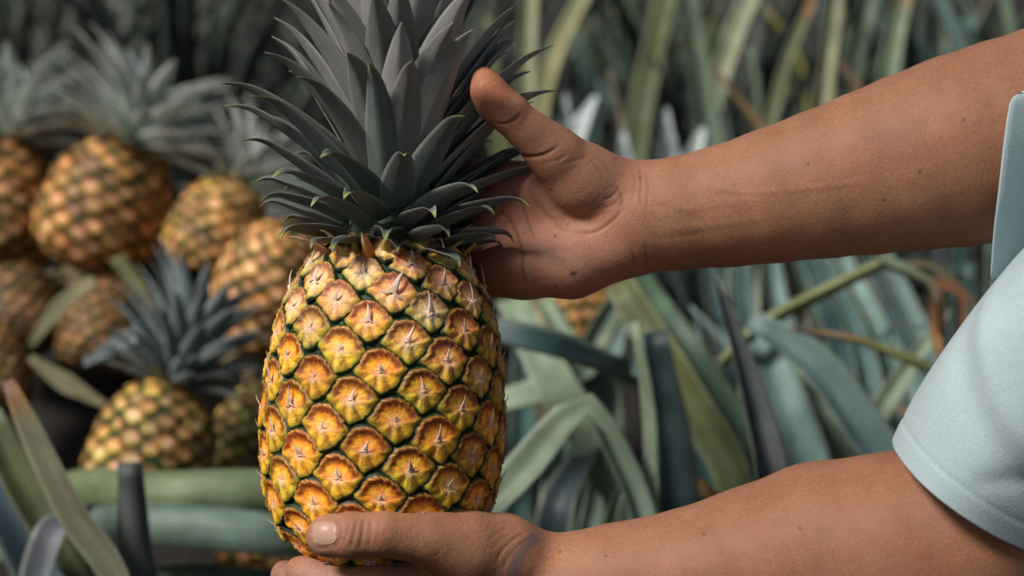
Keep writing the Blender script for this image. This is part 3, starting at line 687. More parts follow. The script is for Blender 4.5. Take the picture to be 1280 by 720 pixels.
leaf(E, [(60, 760), (20, 650), (-30, 570)], 1.34, [70, 70, 60], (.05, .07, .09), (.05, .075, .095), face=(.2, .3, 1), chan=.4)
leaf(E, [(45, 760), (70, 670), (110, 640, .05)], 1.22, [50, 46, 30], (.15, .16, .18), (.13, .14, .16), face=(-.3, .5, 1), chan=.6, root=False)
leaf(E, [(210, 660), (130, 640, .03), (85, 640, .1)], 1.4, [36, 34, 20], TEAL, SILV, face=(0, .7, 1), chan=.5, root=False)

# loose dry leaves lying on the heap
def loose(path, depth, wid, c0, c1, label, face=(0, .5, 1)):
    p0 = P(path[0][0], path[0][1], depth); pl = {'_p': p0}
    k = SENSOR / LENS / 1280 * depth
    sp = spline([P(q[0], q[1], depth) for q in path], 18)
    me = leaf_mesh('dry_leaf', sp - p0, np.interp(np.linspace(0, 1, 18), np.linspace(0, 1, len(wid)), wid) * .5 * k, RC @ norm(np.array(face, float)), chan=.4, th=.002, m=7, colf=leaf_colors(c0, c1, 0, .3))
    o = obj('dry_leaf', me, M_DRY); o.location = p0
    tag(o, label, 'leaf', 'dry leaves on the heap')
loose([(38, 447), (80, 478), (134, 508)], 1.55, [10, 26, 8], (.24, .22, .13), (.32, .28, .17), 'dry beige leaf slanting down to the right on the left side of the heap')
loose([(38, 432), (75, 385), (118, 350)], 1.62, [8, 24, 14], (.20, .20, .10), (.30, .28, .16), 'dry olive leaf pointing up to the big orange pineapple')
loose([(145, 322), (170, 355), (203, 395)], 1.62, [16, 20, 6], (.17, .18, .08), (.22, .20, .10), 'short olive leaf hanging from under the big orange pineapple')
loose([(105, 455), (160, 425), (205, 400)], 1.5, [10, 26, 20], (.13, .16, .17), (.16, .19, .2), 'grey blue leaf left of the upright crown', (0, .7, 1))

# filler plants: a stock of leaf shapes, copied; a second set has shade in its colour
LV = []; LV_SHADE = []
for i in range(14):
    r = np.random.RandomState(300 + i)
    L = r.uniform(.55, .95); e0 = math.radians(r.uniform(48, 86)); n = 16
    p = crown_leaf_curve(L, e0, math.radians(r.uniform(-55, -8)), 0, n)
    p[:, 1] += np.linspace(0, 1, n) ** 2 * r.uniform(-.08, .08)
    T = norm(np.gradient(p, axis=0)); N = np.stack([-T[:, 2], 0 * T[:, 0], T[:, 0]], -1)
    c0 = [GREY, TEAL, GREEN, OLIVE, SILV, DARK, TEAL][i % 7]
    me = leaf_mesh('leaf', p, width_prof(n, .9, r.uniform(.013, .019), .3, .6), N, chan=.45, th=.003, m=7, colf=leaf_colors(c0, [SILV, OLIVE, GREY][i % 3], r.choice([0, 0, .15]), .4))
    me.materials.append(M_LEAF); LV.append(me)
    if i < 6: LV_SHADE.append(leaf_mesh('leaf', p, width_prof(n, .9, .017, .3, .6), N, chan=.5, th=.003, m=7, colf=leaf_colors((.018, .024, .024), (.045, .05, .035), 0, .15))); LV_SHADE[-1].materials.append(M_LEAF)  # near-black leaves: shade of deep gaps and back rows put into the colour
STEM = new_mesh('stem', np.array([[.05 * math.cos(q), .05 * math.sin(q), z] for z in (-.05, .1) for q in np.linspace(0, 2 * math.pi, 10, endpoint=False)] + [[0, 0, .16]]),
                [(j, (j + 1) % 10, 10 + (j + 1) % 10, 10 + j) for j in range(10)] + [(10 + j, 10 + (j + 1) % 10, 20) for j in range(10)], np.tile(np.array((.07, .06, .04)), (21, 1)))
STEM.materials.append(M_RIND)
def filler(x, y, nl, seed, label, group, s=1.0):
    r = np.random.RandomState(seed)
    o = empty('pineapple_plant', (x, y, float(heap_z(x, y)))); tag(o, label, 'plant', group)
    obj('stem', STEM, None, o)
    for k in range(nl):
        l = obj('leaf', LV_SHADE[r.randint(6)] if x < -.1 or s < .9 or r.rand() < .55 else LV[r.randint(len(LV))], None, o)  # left and low plants, and many others, take the shade-coloured leaves
        l.matrix_basis = Matrix.Translation((0, 0, .03 + .08 * k / nl)) @ Matrix.Rotation(k * 2.39996 + r.randn() * .15, 4, 'Z') @ Matrix.Rotation(r.uniform(-.25, .2), 4, 'Y') @ Matrix.Scale(s * r.uniform(.8, 1.12), 4)
rf = np.random.RandomState(77)
for j, (y, x0, x1, st) in enumerate(((2.75, -1.75, 1.9, .42), (3.35, -2.1, 2.3, .46), (4.1, -2.5, 2.7, .55), (5.0, -3.0, 3.0, .7))):
    x = x0
    while x < x1:
        xx, yy = x + rf.uniform(-.1, .1), y + rf.uniform(-.12, .12)
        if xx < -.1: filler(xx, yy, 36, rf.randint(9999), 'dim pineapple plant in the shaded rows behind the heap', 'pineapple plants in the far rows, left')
        else: filler(xx, yy, 36, rf.randint(9999), 'blurred pineapple plant in the dense far rows right of the crown', 'pineapple plants in the far rows, right')
        x += st
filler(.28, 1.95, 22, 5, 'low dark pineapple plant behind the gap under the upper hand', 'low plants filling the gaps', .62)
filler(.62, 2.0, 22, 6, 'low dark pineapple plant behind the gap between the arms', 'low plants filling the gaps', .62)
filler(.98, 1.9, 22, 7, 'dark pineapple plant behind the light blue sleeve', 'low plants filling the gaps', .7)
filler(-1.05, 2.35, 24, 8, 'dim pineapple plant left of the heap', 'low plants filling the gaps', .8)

# ------------------------------------------------------------------ the person
# signed distance field of the arms in camera space, turned into one skin mesh
def rcone(Pt, a, b, ra, rb):
    ba = b - a; l2 = ba @ ba; rr = ra - rb; a2 = l2 - rr * rr
    if a2 <= 0:
        return np.linalg.norm(Pt - (a if ra > rb else b), axis=-1) - max(ra, rb)
    pa = Pt - a; yv = pa @ ba; zv = yv - l2
    xq = pa * l2 - yv[..., None] * ba; x2 = (xq * xq).sum(-1); y2 = yv * yv * l2; z2 = zv * zv * l2
    k = np.sign(rr) * rr * rr * x2
    d = (np.sqrt(x2 * a2 / l2 / l2 * 1.0) * 0)
    il2 = 1.0 / l2
    d = (np.sqrt(np.maximum(x2 * a2 * il2, 0)) + yv * rr) * il2 - ra
    m1 = np.sign(zv) * a2 * z2 > k; d = np.where(m1, np.sqrt(x2 + z2) * il2 - rb, d)
    m2 = np.sign(yv) * a2 * y2 < k; d = np.where(m2, np.sqrt(x2 + y2) * il2 - ra, d)
    return d
def smin(a, b, k):
    h = np.clip(.5 + .5 * (b - a) / k, 0, 1); return b * (1 - h) + a * h - k * h * (1 - h)
def chain(Pt, pts, k=6):
    d = None
    q = [(csz(*p[:3]), p[3] * S * (D0 - p[2] * S) / D0) for p in pts]
    for (a, ra), (b, rb) in zip(q[:-1], q[1:]):
        e = rcone(Pt, a, b, ra, rb); d = e if d is None else smin(d, e, k * S)
    return d

# upper hand: palm toward the camera, thumb up
H1 = dict(
    arm=[(1535, 140, -340, 112), (1450, 122, -40, 120), (1400, 130, 30, 124), (1290, 166, 40, 126), (1200, 188, 40, 119), (1100, 213, 32, 103), (1000, 237, 22, 88), (900, 259, 8, 75), (835, 269, 0, 69), (795, 272, -4, 64)],
    palm=[[(800, 262, -6, 58), (715, 240, -16, 40), (632, 232, -34, 31)], [(800, 268, -8, 56), (710, 262, -22, 38), (615, 264, -40, 31)],
          [(800, 275, -8, 56), (710, 292, -22, 38), (612, 298, -40, 32)], [(800, 285, -6, 54), (715, 318, -14, 42), (622, 333, -32, 36)]],
    thenar=[(778, 246, 4, 46), (728, 224, 22, 44), (694, 193, 46, 32), (667, 168, 60, 26)],
    thumb=[(696, 194, 44, 31), (655, 159, 64, 25.0), (637, 142, 69, 25.5), (620, 128, 72, 25), (611, 114, 74, 22.5), (606, 100, 75, 15.5), (605, 95, 75, 11)],
    hypo=[(778, 302, 0, 44), (715, 328, 2, 43), (655, 334, -8, 38), (625, 335, -24, 34)],
    fingers=[[(632, 232, -34, 30), (575, 222, -78, 26), (515, 226, -112, 22), (468, 240, -118, 20), (446, 248, -112, 18)],
             [(615, 264, -40, 31), (555, 262, -88, 26), (485, 270, -118, 22), (445, 284, -104, 19), (430, 292, -92, 16)],
             [(612, 298, -40, 31), (565, 296, -98, 26), (500, 298, -128, 22), (455, 302, -122, 19), (440, 304, -114, 17)],
             [(622, 333, -34, 32), (592, 325, -98, 24), (545, 318, -138, 20), (510, 312, -142, 17), (495, 310, -138, 15)]])
def sdf_hand(Pt, H):
    d = chain(Pt, H['arm_s'], 6)
    for c in H['palm']: d = smin(d, chain(Pt, c, 14), 16 * S)
    d = smin(d, chain(Pt, H['hypo'], 14), 14 * S)
    d = smin(d, smin(chain(Pt, H['thenar'], 12), chain(Pt, H['thumb'], 5), 9 * S), 9 * S)
    for c in H['fingers']: d = smin(d, chain(Pt, c, 4), 7 * S)
    return d
# lower hand: palm up under the fruit, thumb across its front
H2 = dict(
    arm=[(1900, 66, 385, 112), (1610, 235, 300, 100), (1400, 440, 225, 98), (1270, 590, 175, 100), (1205, 668, 150, 116), (1120, 690, 130, 124), (1040, 691, 110, 116), (955, 706, 92, 101), (890, 722, 82, 92), (805, 727, 66, 79), (735, 730, 54, 67), (690, 733, 48, 63)],
    palm=[[(690, 735, 44, 58), (630, 738, 40, 46), (585, 742, 38, 34)], [(690, 738, 34, 56), (630, 748, 10, 46), (580, 752, 2, 34)],
          [(690, 740, 24, 56), (630, 752, -20, 44), (580, 756, -36, 33)], [(690, 742, 16, 54), (635, 756, -46, 42), (590, 758, -70, 32)]],
    thenar=[(668, 712, 56, 50), (628, 694, 72, 50), (588, 687, 92, 47), (548, 676, 116, 37)],
    thumb=[(580, 684, 100, 44), (532, 673, 128, 33), (478, 667, 146, 29), (440, 669, 145, 29.5), (413, 669, 134, 27), (406, 670, 130, 24)],
    hypo=[(690, 745, 10, 54), (640, 760, -60, 44), (600, 762, -80, 34)],
    fingers=[[(590, 738, 44, 34), (520, 722, 86, 27), (480, 727, 100, 25), (420, 733, 92, 23), (385, 718, 72, 21), (376, 714, 64, 20)],
             [(580, 752, 2, 33), (490, 744, 40, 26), (420, 742, 40, 24), (368, 728, 20, 20), (356, 718, 10, 18)],
             [(580, 756, -36, 32), (490, 746, -20, 26), (425, 744, -22, 23), (375, 730, -30, 20), (362, 720, -36, 18)],
             [(590, 758, -70, 30), (510, 748, -66, 23), (455, 744, -66, 21), (415, 734, -70, 18), (405, 726, -72, 16)]])

for H_ in (H1, H2): H_['arm_s'] = [tuple(q) for q in spline(H_['arm'], 18)]

def surface_nets(fn, lo, hi, h):
    ax = [np.arange(lo[i], hi[i] + h, h) for i in range(3)]
    n = [len(a) for a in ax]
    F = np.full(n, 1.0, np.float32); b_ = 10
    for i in range(0, n[0], b_):
        cxs = np.array([ax[1][min(q + b_ // 2, n[1] - 1)] for q in range(0, n[1], b_)]); czs = np.array([ax[2][min(q + b_ // 2, n[2] - 1)] for q in range(0, n[2], b_)])
        g3 = np.stack(np.meshgrid([ax[0][min(i + b_ // 2, n[0] - 1)]], cxs, czs, indexing='ij'), -1)[0]
        cv = fn(g3); thr = h * (b_ * .95 + 6)
        todo = np.argwhere(np.abs(cv) < thr)
        far = np.where(cv < 0, -1.0, 1.0)
        F[i:i + b_] = np.kron(far, np.ones((b_, b_)))[None, :n[1], :n[2]]
        if len(todo):
            G = np.concatenate([np.stack(np.meshgrid(ax[0][i:i + b_], ax[1][p * b_:p * b_ + b_], ax[2][q * b_:q * b_ + b_], indexing='ij'), -1).reshape(-1, 3) for p, q in todo])
            val = fn(G); o_ = 0
            for p, q in todo:
                blk = F[i:i + b_, p * b_:p * b_ + b_, q * b_:q * b_ + b_]; m_ = blk.size
                blk[...] = val[o_:o_ + m_].reshape(blk.shape); o_ += m_
    neg = F < 0
    c = [F[a:n[0] - 1 + a, b:n[1] - 1 + b, d:n[2] - 1 + d] for a in (0, 1) for b in (0, 1) for d in (0, 1)]
    cn = sum((x < 0).astype(np.int8) for x in c)
    act = (cn > 0) & (cn < 8)
    ids = np.full(act.shape, -1, np.int64); I = np.argwhere(act); ids[act] = np.arange(len(I))
    V = np.stack([x[act] for x in c], 1)
    off = np.array([(a, b, d) for a in (0, 1) for b in (0, 1) for d in (0, 1)], float)
    acc = np.zeros((len(I), 3)); cnt = np.zeros(len(I))
    for p in range(8):
        for q in range(p + 1, 8):
            if np.abs(off[p] - off[q]).sum() == 1:
                m = (V[:, p] < 0) != (V[:, q] < 0)
                t = np.where(m, V[:, p] / np.where(m, V[:, p] - V[:, q], 1), 0)
                acc += np.where(m[:, None], off[p] + (off[q] - off[p]) * t[:, None], 0); cnt += m
    vert = (I + acc / cnt[:, None]) * h + np.array(lo)
    faces = []
    for a in range(3):
        b, d = (a + 1) % 3, (a + 2) % 3
        sl0 = [slice(None)] * 3; sl1 = [slice(None)] * 3; sl0[a] = slice(0, -1); sl1[a] = slice(1, None)
        s0 = neg[tuple(sl0)]; s1 = neg[tuple(sl1)]
        E = np.argwhere(s0 != s1); ok = (E[:, b] > 0) & (E[:, d] > 0) & (E[:, b] < n[b] - 1) & (E[:, d] < n[d] - 1); E = E[ok]
        sg = s0[tuple(E.T)]
        def at(db, dd):
            q = E.copy(); q[:, b] += db; q[:, d] += dd; return ids[tuple(q.T)]
        quad = np.stack([at(-1, -1), at(0, -1), at(0, 0), at(-1, 0)], 1)
        quad[~sg] = quad[~sg][:, ::-1]
        faces.append(quad)
    f = np.concatenate(faces); f = f[(f >= 0).all(1)]
    return vert, f
def px_of(v):                               # camera space -> photo pixels
    k = SENSOR / LENS / 1280.0
    return 640 + v[:, 0] / (-v[:, 2] * k), 360 - v[:, 1] / (-v[:, 2] * k)
def seg_dist(px, py, line, n=24):
    q = spline([(x, y, 0) for x, y in line], n)[:, :2]
    d = np.full(len(px), 1e9); tt = np.zeros(len(px))
    for i in range(len(q) - 1):
        a, b = q[i], q[i + 1]; ba = b - a
        t = np.clip(((px - a[0]) * ba[0] + (py - a[1]) * ba[1]) / (ba @ ba), 0, 1)
        e = np.hypot(px - a[0] - ba[0] * t, py - a[1] - ba[1] * t); m = e < d
        d = np.where(m, e, d); tt = np.where(m, (i + t) / (len(q) - 1), tt)
    return d, tt
def make_limb(H, creases, paint):
    allp = [p for k in H for c in (H[k] if isinstance(H[k][0], list) else [H[k]]) for p in c]
    lo = np.min([csz(*p[:3]) - p[3] * S * 1.1 for p in allp], 0) - .006; hi = np.max([csz(*p[:3]) + p[3] * S * 1.1 for p in allp], 0) + .006
    v, f = surface_nets(lambda g3: sdf_hand(g3, H), lo, hi, 4.3 * S)
    me = new_mesh('tmp', v, f); o = bpy.data.objects.new('tmp', me); col.objects.link(o)
    md = o.modifiers.new('s', 'SMOOTH'); md.factor = .5; md.iterations = 3
    md = o.modifiers.new('d', 'SUBSURF'); md.levels = 1; md.render_levels = 1
    dg = bpy.context.evaluated_depsgraph_get(); ev = o.evaluated_get(dg).to_mesh()
    nv = len(ev.vertices); a = np.empty(nv * 3, np.float32); ev.vertices.foreach_get('co', a); nn = np.empty(nv * 3, np.float32); ev.vertices.foreach_get('normal', nn)
    fl = np.empty(len(ev.loops), np.int32); ev.loops.foreach_get('vertex_index', fl)
    v = a.reshape(-1, 3).astype(float); N = nn.reshape(-1, 3).astype(float); f = fl.reshape(-1, 4)
    o.evaluated_get(dg).to_mesh_clear(); bpy.data.objects.remove(o); bpy.data.meshes.remove(me)
    px, py = px_of(v); fr = sstep(-.05, .25, N[:, 2])               # side turned to the camera
    disp = np.zeros(len(v)); dark = np.zeros(len(v))
    for line, depth, wd, dk in creases:
        lx = [p[0] for p in line]; ly = [p[1] for p in line]
        near = np.where((px > min(lx) - 14) & (px < max(lx) + 14) & (py > min(ly) - 14) & (py < max(ly) + 14) & (fr > 0))[0]
        if len(near) == 0: continue
        d, t = seg_dist(px[near], py[near], line)
        e_ = sstep(0, .25, t) * sstep(1, .75, t) * fr[near]
        k = np.exp(-(d / (wd * .8)) ** 2) * e_
        disp[near] -= .62 * depth * k; dark[near] = np.maximum(dark[near], dk * np.exp(-(d / (wd * .7)) ** 2) * e_)
    disp += .25 * np.sin(px * .021 + 1.3 * np.sin(py * .017)) * np.sin(py * .024 + px * .008) + .2 * np.sin(px * .09 + py * .05) * np.sin(py * .11 - px * .03)
    v = v + N * (disp * S)[:, None]
    c = paint(px, py, v, N, fr)
    c = c * (1 - .6 * dark)[:, None] * (1 - dark[:, None] * np.array([0, .12, .15]))
    return v, f, c
TAN = np.array((.322, .158, .090)); BROWN = np.array((.265, .124, .070)); PALM = np.array((.375, .180, .112)); TIP = np.array((.48, .18, .098)); INK = np.array((.13, .11, .12))
cr1 = [([(640, 190), (658, 196), (680, 193), (702, 180)], 3.0, 2.6, .9), ([(618, 152), (630, 155), (645, 148), (652, 138)], 2.4, 2.4, .8), ([(634, 158), (646, 150), (655, 140)], 1.0, 2., .4),
       ([(712, 288), (742, 290), (766, 275), (782, 256)], 2.6, 2.6, .7), ([(660, 235), (676, 262), (700, 282), (716, 289)], 2.0, 5.0, .35),
       ([(632, 226), (652, 256), (664, 288), (672, 306)], 1.8, 2.0, .6), ([(618, 258), (640, 278), (652, 310), (655, 345), (664, 366)], 2.2, 2.4, .75),
       ([(770, 232), (778, 248), (774, 262)], 1.4, 2., .5), ([(752, 250), (764, 246), (776, 232)], 1.2, 2., .4), ([(750, 262), (766, 256), (778, 244)], 1.0, 2., .35),
       ([(798, 205), (801, 225), (800, 262)], 1.0, 2., .4), ([(806, 210), (810, 240), (806, 280)], .7, 2., .3), ([(790, 210), (794, 228), (790, 250)], .8, 2., .3), ([(788, 300), (793, 322), (796, 338)], 1.0, 2., .4), ([(806, 300), (809, 320), (808, 336)], 1.2, 2.2, .4),
       ([(740, 192), (756, 205), (766, 222)], .8, 2., .3), ([(720, 190), (742, 205), (757, 226)], .7, 2., .25), ([(700, 205), (722, 200), (738, 195)], .7, 2., .25), ([(676, 205), (696, 200), (715, 192)], .8, 2., .3),
       ([(812, 252), (850, 266), (880, 278)], 1.0, 5., .12), ([(815, 298), (850, 296), (890, 290)], .8, 5., .1), ([(815, 268), (880, 258), (960, 246)], -.9, 7., 0), ([(818, 286), (890, 282), (980, 268)], -.7, 6., 0), ([(850, 225), (930, 240), (1010, 235), (1100, 225)], -1.0, 5., 0)]
rsk = np.random.RandomState(5)
for i in range(16):                                                  # fine lines across the ball of the thumb and the wrist
    x0, y0 = rsk.uniform(660, 770), rsk.uniform(190, 280); a = rsk.uniform(-.9, -.2)
    cr1.append(([(x0, y0), (x0 + 14 * math.cos(a), y0 + 14 * math.sin(a) + rsk.uniform(-2, 2)), (x0 + 28 * math.cos(a), y0 + 28 * math.sin(a))], .45, 1.6, .16))
for i in range(10):
    x0, y0 = rsk.uniform(640, 672), rsk.uniform(128, 165)
    cr1.append(([(x0, y0), (x0 - 10, y0 + 9), (x0 - 16, y0 + 20)], .4, 1.5, .14))
moles = [(715, 342, 2.8), (719, 341.5, 2.2), (689, 236.5, 2.0), (694, 295, 2.0), (710, 280, 1.5), (695, 357, 1.8), (627, 308, 1.6), (800, 222, 1.6), (1150, 215, 2.), (1010, 205, 1.6), (1205, 150, 2.), (1105, 250, 1.6)]
def paint1(px, py, v, N, fr):
    pal = (1 - sstep(770, 840, px)) * fr
    c = mixc(TAN, PALM, pal)
    c = mixc(c, TIP, np.exp(-(((px - 606) / 30) ** 2 + ((py - 112) / 38) ** 2)) * .85)
    c = mixc(c, np.array((.33, .12, .085)), .5 * np.exp(-(((px - 620) / 50) ** 2 + ((py - 275) / 70) ** 2)))
    c = mixc(c, np.array((.44, .235, .175)), .5 * np.exp(-(((px - 700) / 50) ** 2 + ((py - 320) / 26) ** 2)) * pal)
    c = mixc(c, BROWN, sstep(900, 1250, px) * .6)
    for x, y, r in moles: c = mixc(c, np.array((.035, .015, .012)), np.exp(-(((px - x) ** 2 + (py - y) ** 2) / r ** 2)) * fr * .95)
    return c
cr2 = [([(414, 648), (424, 656), (426, 668), (422, 680), (412, 686)], 1.4, 2.2, .5), ([(390, 684), (402, 685), (416, 684)], 1.2, 2.2, .4), ([(446, 646), (443, 664), (436, 690)], 2.0, 2.2, .6), ([(454, 645), (453, 664), (448, 690)], 2.4, 2.4, .7), ([(462, 645), (463, 664), (460, 688)], 1.6, 2.2, .5), ([(437, 650), (434, 664), (428, 682)], 1.2, 2., .4),
       ([(472, 645), (473, 660), (470, 682)], .8, 2., .3), ([(620, 708), (626, 690), (644, 672), (662, 664)], 1.6, 2.2, .5), ([(612, 690), (626, 676), (644, 662)], .8, 2., .3), ([(604, 682), (620, 668), (636, 656)], .7, 2., .25), ([(628, 716), (634, 700), (648, 682), (668, 670)], 1.0, 2.2, .35)]
for i in range(26):
    x0, y0 = rsk.uniform(480, 640), rsk.uniform(645, 710); a = rsk.uniform(.2, 1.4)
    cr2.append(([(x0, y0), (x0 - 8 * math.cos(a), y0 + 8 * math.sin(a)), (x0 - 18 * math.cos(a + .2), y0 + 18 * math.sin(a + .2))], .4, 1.5, .14))
def paint2(px, py, v, N, fr):
    c = mixc(np.array((.355, .170, .098)), BROWN * 1.1, sstep(640, 1000, px))
    c = mixc(c, np.array((.42, .215, .15)), np.exp(-(((px - 400) / 26) ** 2 + ((py - 672) / 34) ** 2)) * .8)
    c = mixc(c, np.array((.40, .22, .17)), np.exp(-(((px - 400) / 70) ** 2 + ((py - 720) / 18) ** 2)) * .7)
    d, t = seg_dist(px, py, [(668, 672), (656, 684), (646, 702), (640, 730)])
    nz = .5 + .5 * np.sin(px * .9 + 3 * np.sin(py * .5)) * np.sin(py * .7 + px * .2)
    c = mixc(c, INK, .85 * np.exp(-(d / 8.5) ** 4) * (.65 + .35 * nz) * fr)
    for x, y, r in ((757, 695, 1.8), (880, 668, 2.), (700, 690, 1.6), (1000, 660, 2.)): c = mixc(c, np.array((.05, .02, .02)), np.exp(-(((px - x) ** 2 + (py - y) ** 2) / r ** 2)) * fr * .8)
    return c
v1, f1, c1 = make_limb(H1, cr1, paint1)
v2, f2, c2 = make_limb(H2, cr2, paint2)
pr0 = root_at(1640, .9)
person = empty('person', pr0)
tag(person, 'person in a light blue short sleeved shirt holding the pineapple with both hands', 'person')
# shoulders and chest inside the shirt join the two arms
def torso_rings(rows, k=40):
    v = []
    for (px, py, z, rx, rz) in rows:
        c0 = csz(px, py, 0) + np.array([0, 0, z * S])
        for a in np.linspace(0, 2 * math.pi, k, endpoint=False):
            v.append(c0 + np.array([math.cos(a) * rx * S, 0, math.sin(a) * rz * S]))
    f = [[i * k + j, (i + 1) * k + j, (i + 1) * k + (j + 1) % k, i * k + (j + 1) % k] for i in range(len(rows) - 1) for j in range(k)]
    return np.array(v), np.array(f)
tv, tf = torso_rings([(1690, -170, 40, 110, 110), (1690, -60, 40, 115, 120), (1690, 10, 40, 150, 330), (1690, 80, 40, 200, 420), (1690, 250, 40, 220, 400), (1690, 500, 40, 220, 360), (1690, 900, 40, 220, 360)])
bv = np.vstack([v1, v2, tv]); bf = np.vstack([f1, f2 + len(v1), tf + len(v1) + len(v2)]); bc = np.vstack([c1, c2, np.tile(BROWN, (len(tv), 1))])
body = obj('body', new_mesh('body', to_world(bv) - pr0, bf, bc), M_SKIN, person)

# thumbnail on the lower hand, laid on the thumb's surface
def thumb_nail():
    nu, nv_ = 15, 15; pts = []
    for i in range(nu):
        for j in range(nv_):
            a = -1 + 2 * i / (nu - 1); b = -1 + 2 * j / (nv_ - 1)
            s_ = max(abs(a), abs(b)); rr = math.hypot(a, b) + 1e-9
            f = s_ * (s_ / rr) ** .72
            a2, b2 = a / rr * f * (rr / s_) if 0 else a * (f / s_ if s_ > 0 else 1), b * (f / s_ if s_ > 0 else 1)
            pts.append((405 + 17 * a2, 666 + 15 * b2))
    pts = np.array(pts)
    lo = np.full(len(pts), 90.); hi = np.full(len(pts), 220.)
    def val(z): 
        return sdf_hand(np.array([csz(x, y, q) for (x, y), q in zip(pts, z)]), H2)
    for _ in range(22):
        mid = (lo + hi) / 2; ins = val(mid) < 0; lo = np.where(ins, mid, lo); hi = np.where(ins, hi, mid)
    z = (lo + hi) / 2
    e = np.maximum(np.abs((pts[:, 0] - 406) / 16), np.abs((pts[:, 1] - 667) / 15.5))
    zt = z + np.where(e > .97, -1.5, 1.1 - .6 * e ** 4)
    v = np.array([csz(x, y, q) for (x, y), q in zip(pts, zt)])
    f = [(i * nv_ + j, i * nv_ + j + 1, (i + 1) * nv_ + j + 1, (i + 1) * nv_ + j) for i in range(nu - 1) for j in range(nv_ - 1)]
    return to_world(v) - pr0, f
nv2, nf2 = thumb_nail()
nl = obj('thumbnail', new_mesh('thumbnail', nv2, nf2), M_NAIL, person)

# shirt: two loose sleeves and the body of the shirt
def cloth(name, grid, closed=True, thick=2.2):
    """grid: rows x cols camera-space points; gives the cloth an inner face and a turned hem"""
    G = np.asarray(grid); n, k, _ = G.shape
    du = np.roll(G, -1, 1) - np.roll(G, 1, 1); dv = np.gradient(G, axis=0)
    N = norm(np.cross(du, dv)); cen = G.mean(1, keepdims=True)
    sgn = np.sign(((G - cen) * N).sum(-1).mean()); N *= sgn
    inn = G - N * thick * S
    edge = G[0] - N[0] * thick * .5 * S + norm(G[0] - G[1]) * 1.6 * S
    V = np.concatenate([inn[::-1], edge[None], G]).reshape(-1, 3); R = 2 * n + 1
    i = np.arange(R - 1)[:, None] * k; j = np.arange(k)[None]; j2 = (j + 1) % k
    f = np.stack([i + j, i + j2, i + k + j2, i + k + j], -1).reshape(-1, 4)
    return new_mesh(name, to_world(V) - pr0, f)
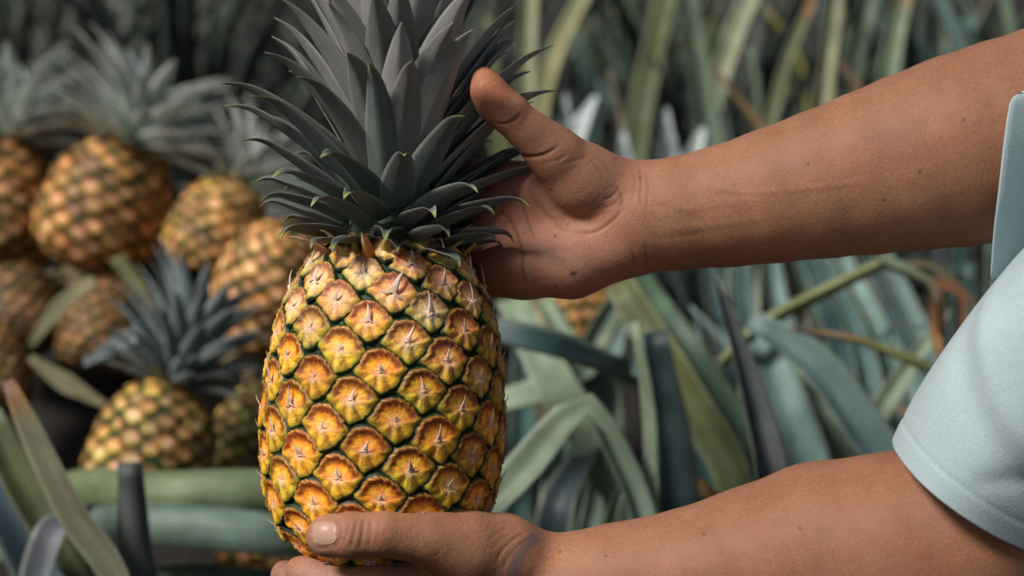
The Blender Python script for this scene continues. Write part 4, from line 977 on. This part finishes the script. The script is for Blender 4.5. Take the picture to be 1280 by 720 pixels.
def near_sleeve():
    n, k = 120, 140; g = np.zeros((n, k, 3)); ph = np.linspace(0, 2 * math.pi, k, endpoint=False)
    r = np.random.RandomState(2)
    for i in range(n):
        t = (i / (n - 1)) ** 1.7
        b1 = np.array((1228., 618.)); b2 = np.array((1440., 262.)); b3 = np.array((1900., 60.)); tb = t
        c = b1 * (1 - tb) ** 2 + 2 * b2 * tb * (1 - tb) + b3 * tb * tb; half = 131 + 45 * t + 4 * math.sin(t * 9)
        zc = 165 + 225 * t; dz = 128 + 30 * t; L = 676 * t
        for j, a in enumerate(ph):
            ca, sa = math.cos(a), math.sin(a)
            fold = 7 * math.exp(-((t - .15 - .10 * (1 - sa) - .05 * ca) / .026) ** 2) * max(0, sa) ** .6 - 7 * math.exp(-((t - .10 - .08 * (1 - sa) - .05 * ca) / .03) ** 2) * max(0, sa) ** .6
            fold += 5 * math.exp(-((t - .13 + .12 * (a - 2.2)) / .03) ** 2) * sstep(1.6, 2.3, a) * sstep(3.6, 2.6, a)
            fold += 3.0 * math.sin(3 * a + 7 * t) * (.3 + t) + 2.0 * math.sin(5 * a - 11 * t + 1)
            fold += -1.1 * math.exp(-((L - 24) / 2.4) ** 2) + .4 * (L < 22)
            fold += 3.5 * math.exp(-((t - .42 - .16 * (a - 1.2)) / .03) ** 2) * sstep(.2, .7, a) * sstep(2.6, 1.9, a) - 3.5 * math.exp(-((t - .10 - .10 * (a - 1.9)) / .02) ** 2) * sstep(1.3, 1.7, a) * sstep(3., 2.2, a)
            fold += .6 * math.sin(7 * a + 23 * t) * math.sin(13 * t + 2 * a)
            rr = 1 + fold / 135
            x = c[0] + ca * half * rr * -.83 + sa * 36 * -.55; y = c[1] + ca * half * rr * -.55 + sa * 36 * .83
            g[i, j] = csz(x, y, zc + sa * dz * rr)
    return g
def far_sleeve():
    hem = np.array([(1240, 345, 190), (1244, 290, 205), (1250, 240, 212), (1256, 185, 205), (1262, 140, 188), (1266, 123, 176), (1274, 116, 158), (1292, 112, 150), (1330, 40, 120), (1345, -10, -10), (1335, 30, -110), (1318, 110, -150), (1300, 220, -150), (1275, 330, -90), (1250, 362, 40), (1240, 362, 140)], float)
    hh = spline(np.vstack([hem, hem[:1]]), 121)[:-1]
    n = 40; g = np.zeros((n, 120, 3))
    cen = hh.mean(0)
    for i in range(n):
        t = i / (n - 1)
        ring = hh.copy()
        tgt = np.array((1560, 140, -330.)); rel = hh - cen
        rel2 = rel * (1 + .25 * t); rel2[:, 0] *= (1 - .2 * t)
        w = 3.5 * np.sin(np.arange(120) / 120 * 2 * math.pi * 6 + 6 * t) * sstep(0, .2, t)
        q = cen * (1 - t) + tgt * t + rel2 * (1 + w[:, None] / 150)
        for j in range(120): g[i, j] = csz(q[j, 0], q[j, 1], q[j, 2])
    return g
def shirt_body():
    rows = [(1690, 930, 40, 262, 400), (1690, 800, 40, 255, 395), (1690, 600, 40, 250, 395), (1690, 400, 40, 250, 410), (1690, 250, 40, 250, 440), (1690, 120, 40, 225, 450), (1690, 40, 40, 190, 400), (1690, -20, 40, 150, 260), (1690, -50, 40, 135, 150)]
    v, f = torso_rings(rows, 80); g = v.reshape(len(rows), 80, 3)
    q = np.zeros((60, 80, 3))
    for j in range(80): q[:, j] = spline(g[:, j], 60)
    return q
shirt = obj('shirt', cloth('shirt', shirt_body()), M_SHIRT, person)
shirt['label'] = 'light blue cotton shirt'
obj('sleeve', cloth('sleeve', near_sleeve()), M_SHIRT, shirt)
obj('sleeve', cloth('sleeve', far_sleeve()), M_SHIRT, shirt)
for o in [o for o in bpy.data.objects if '_p' in o.keys()]: del o['_p']
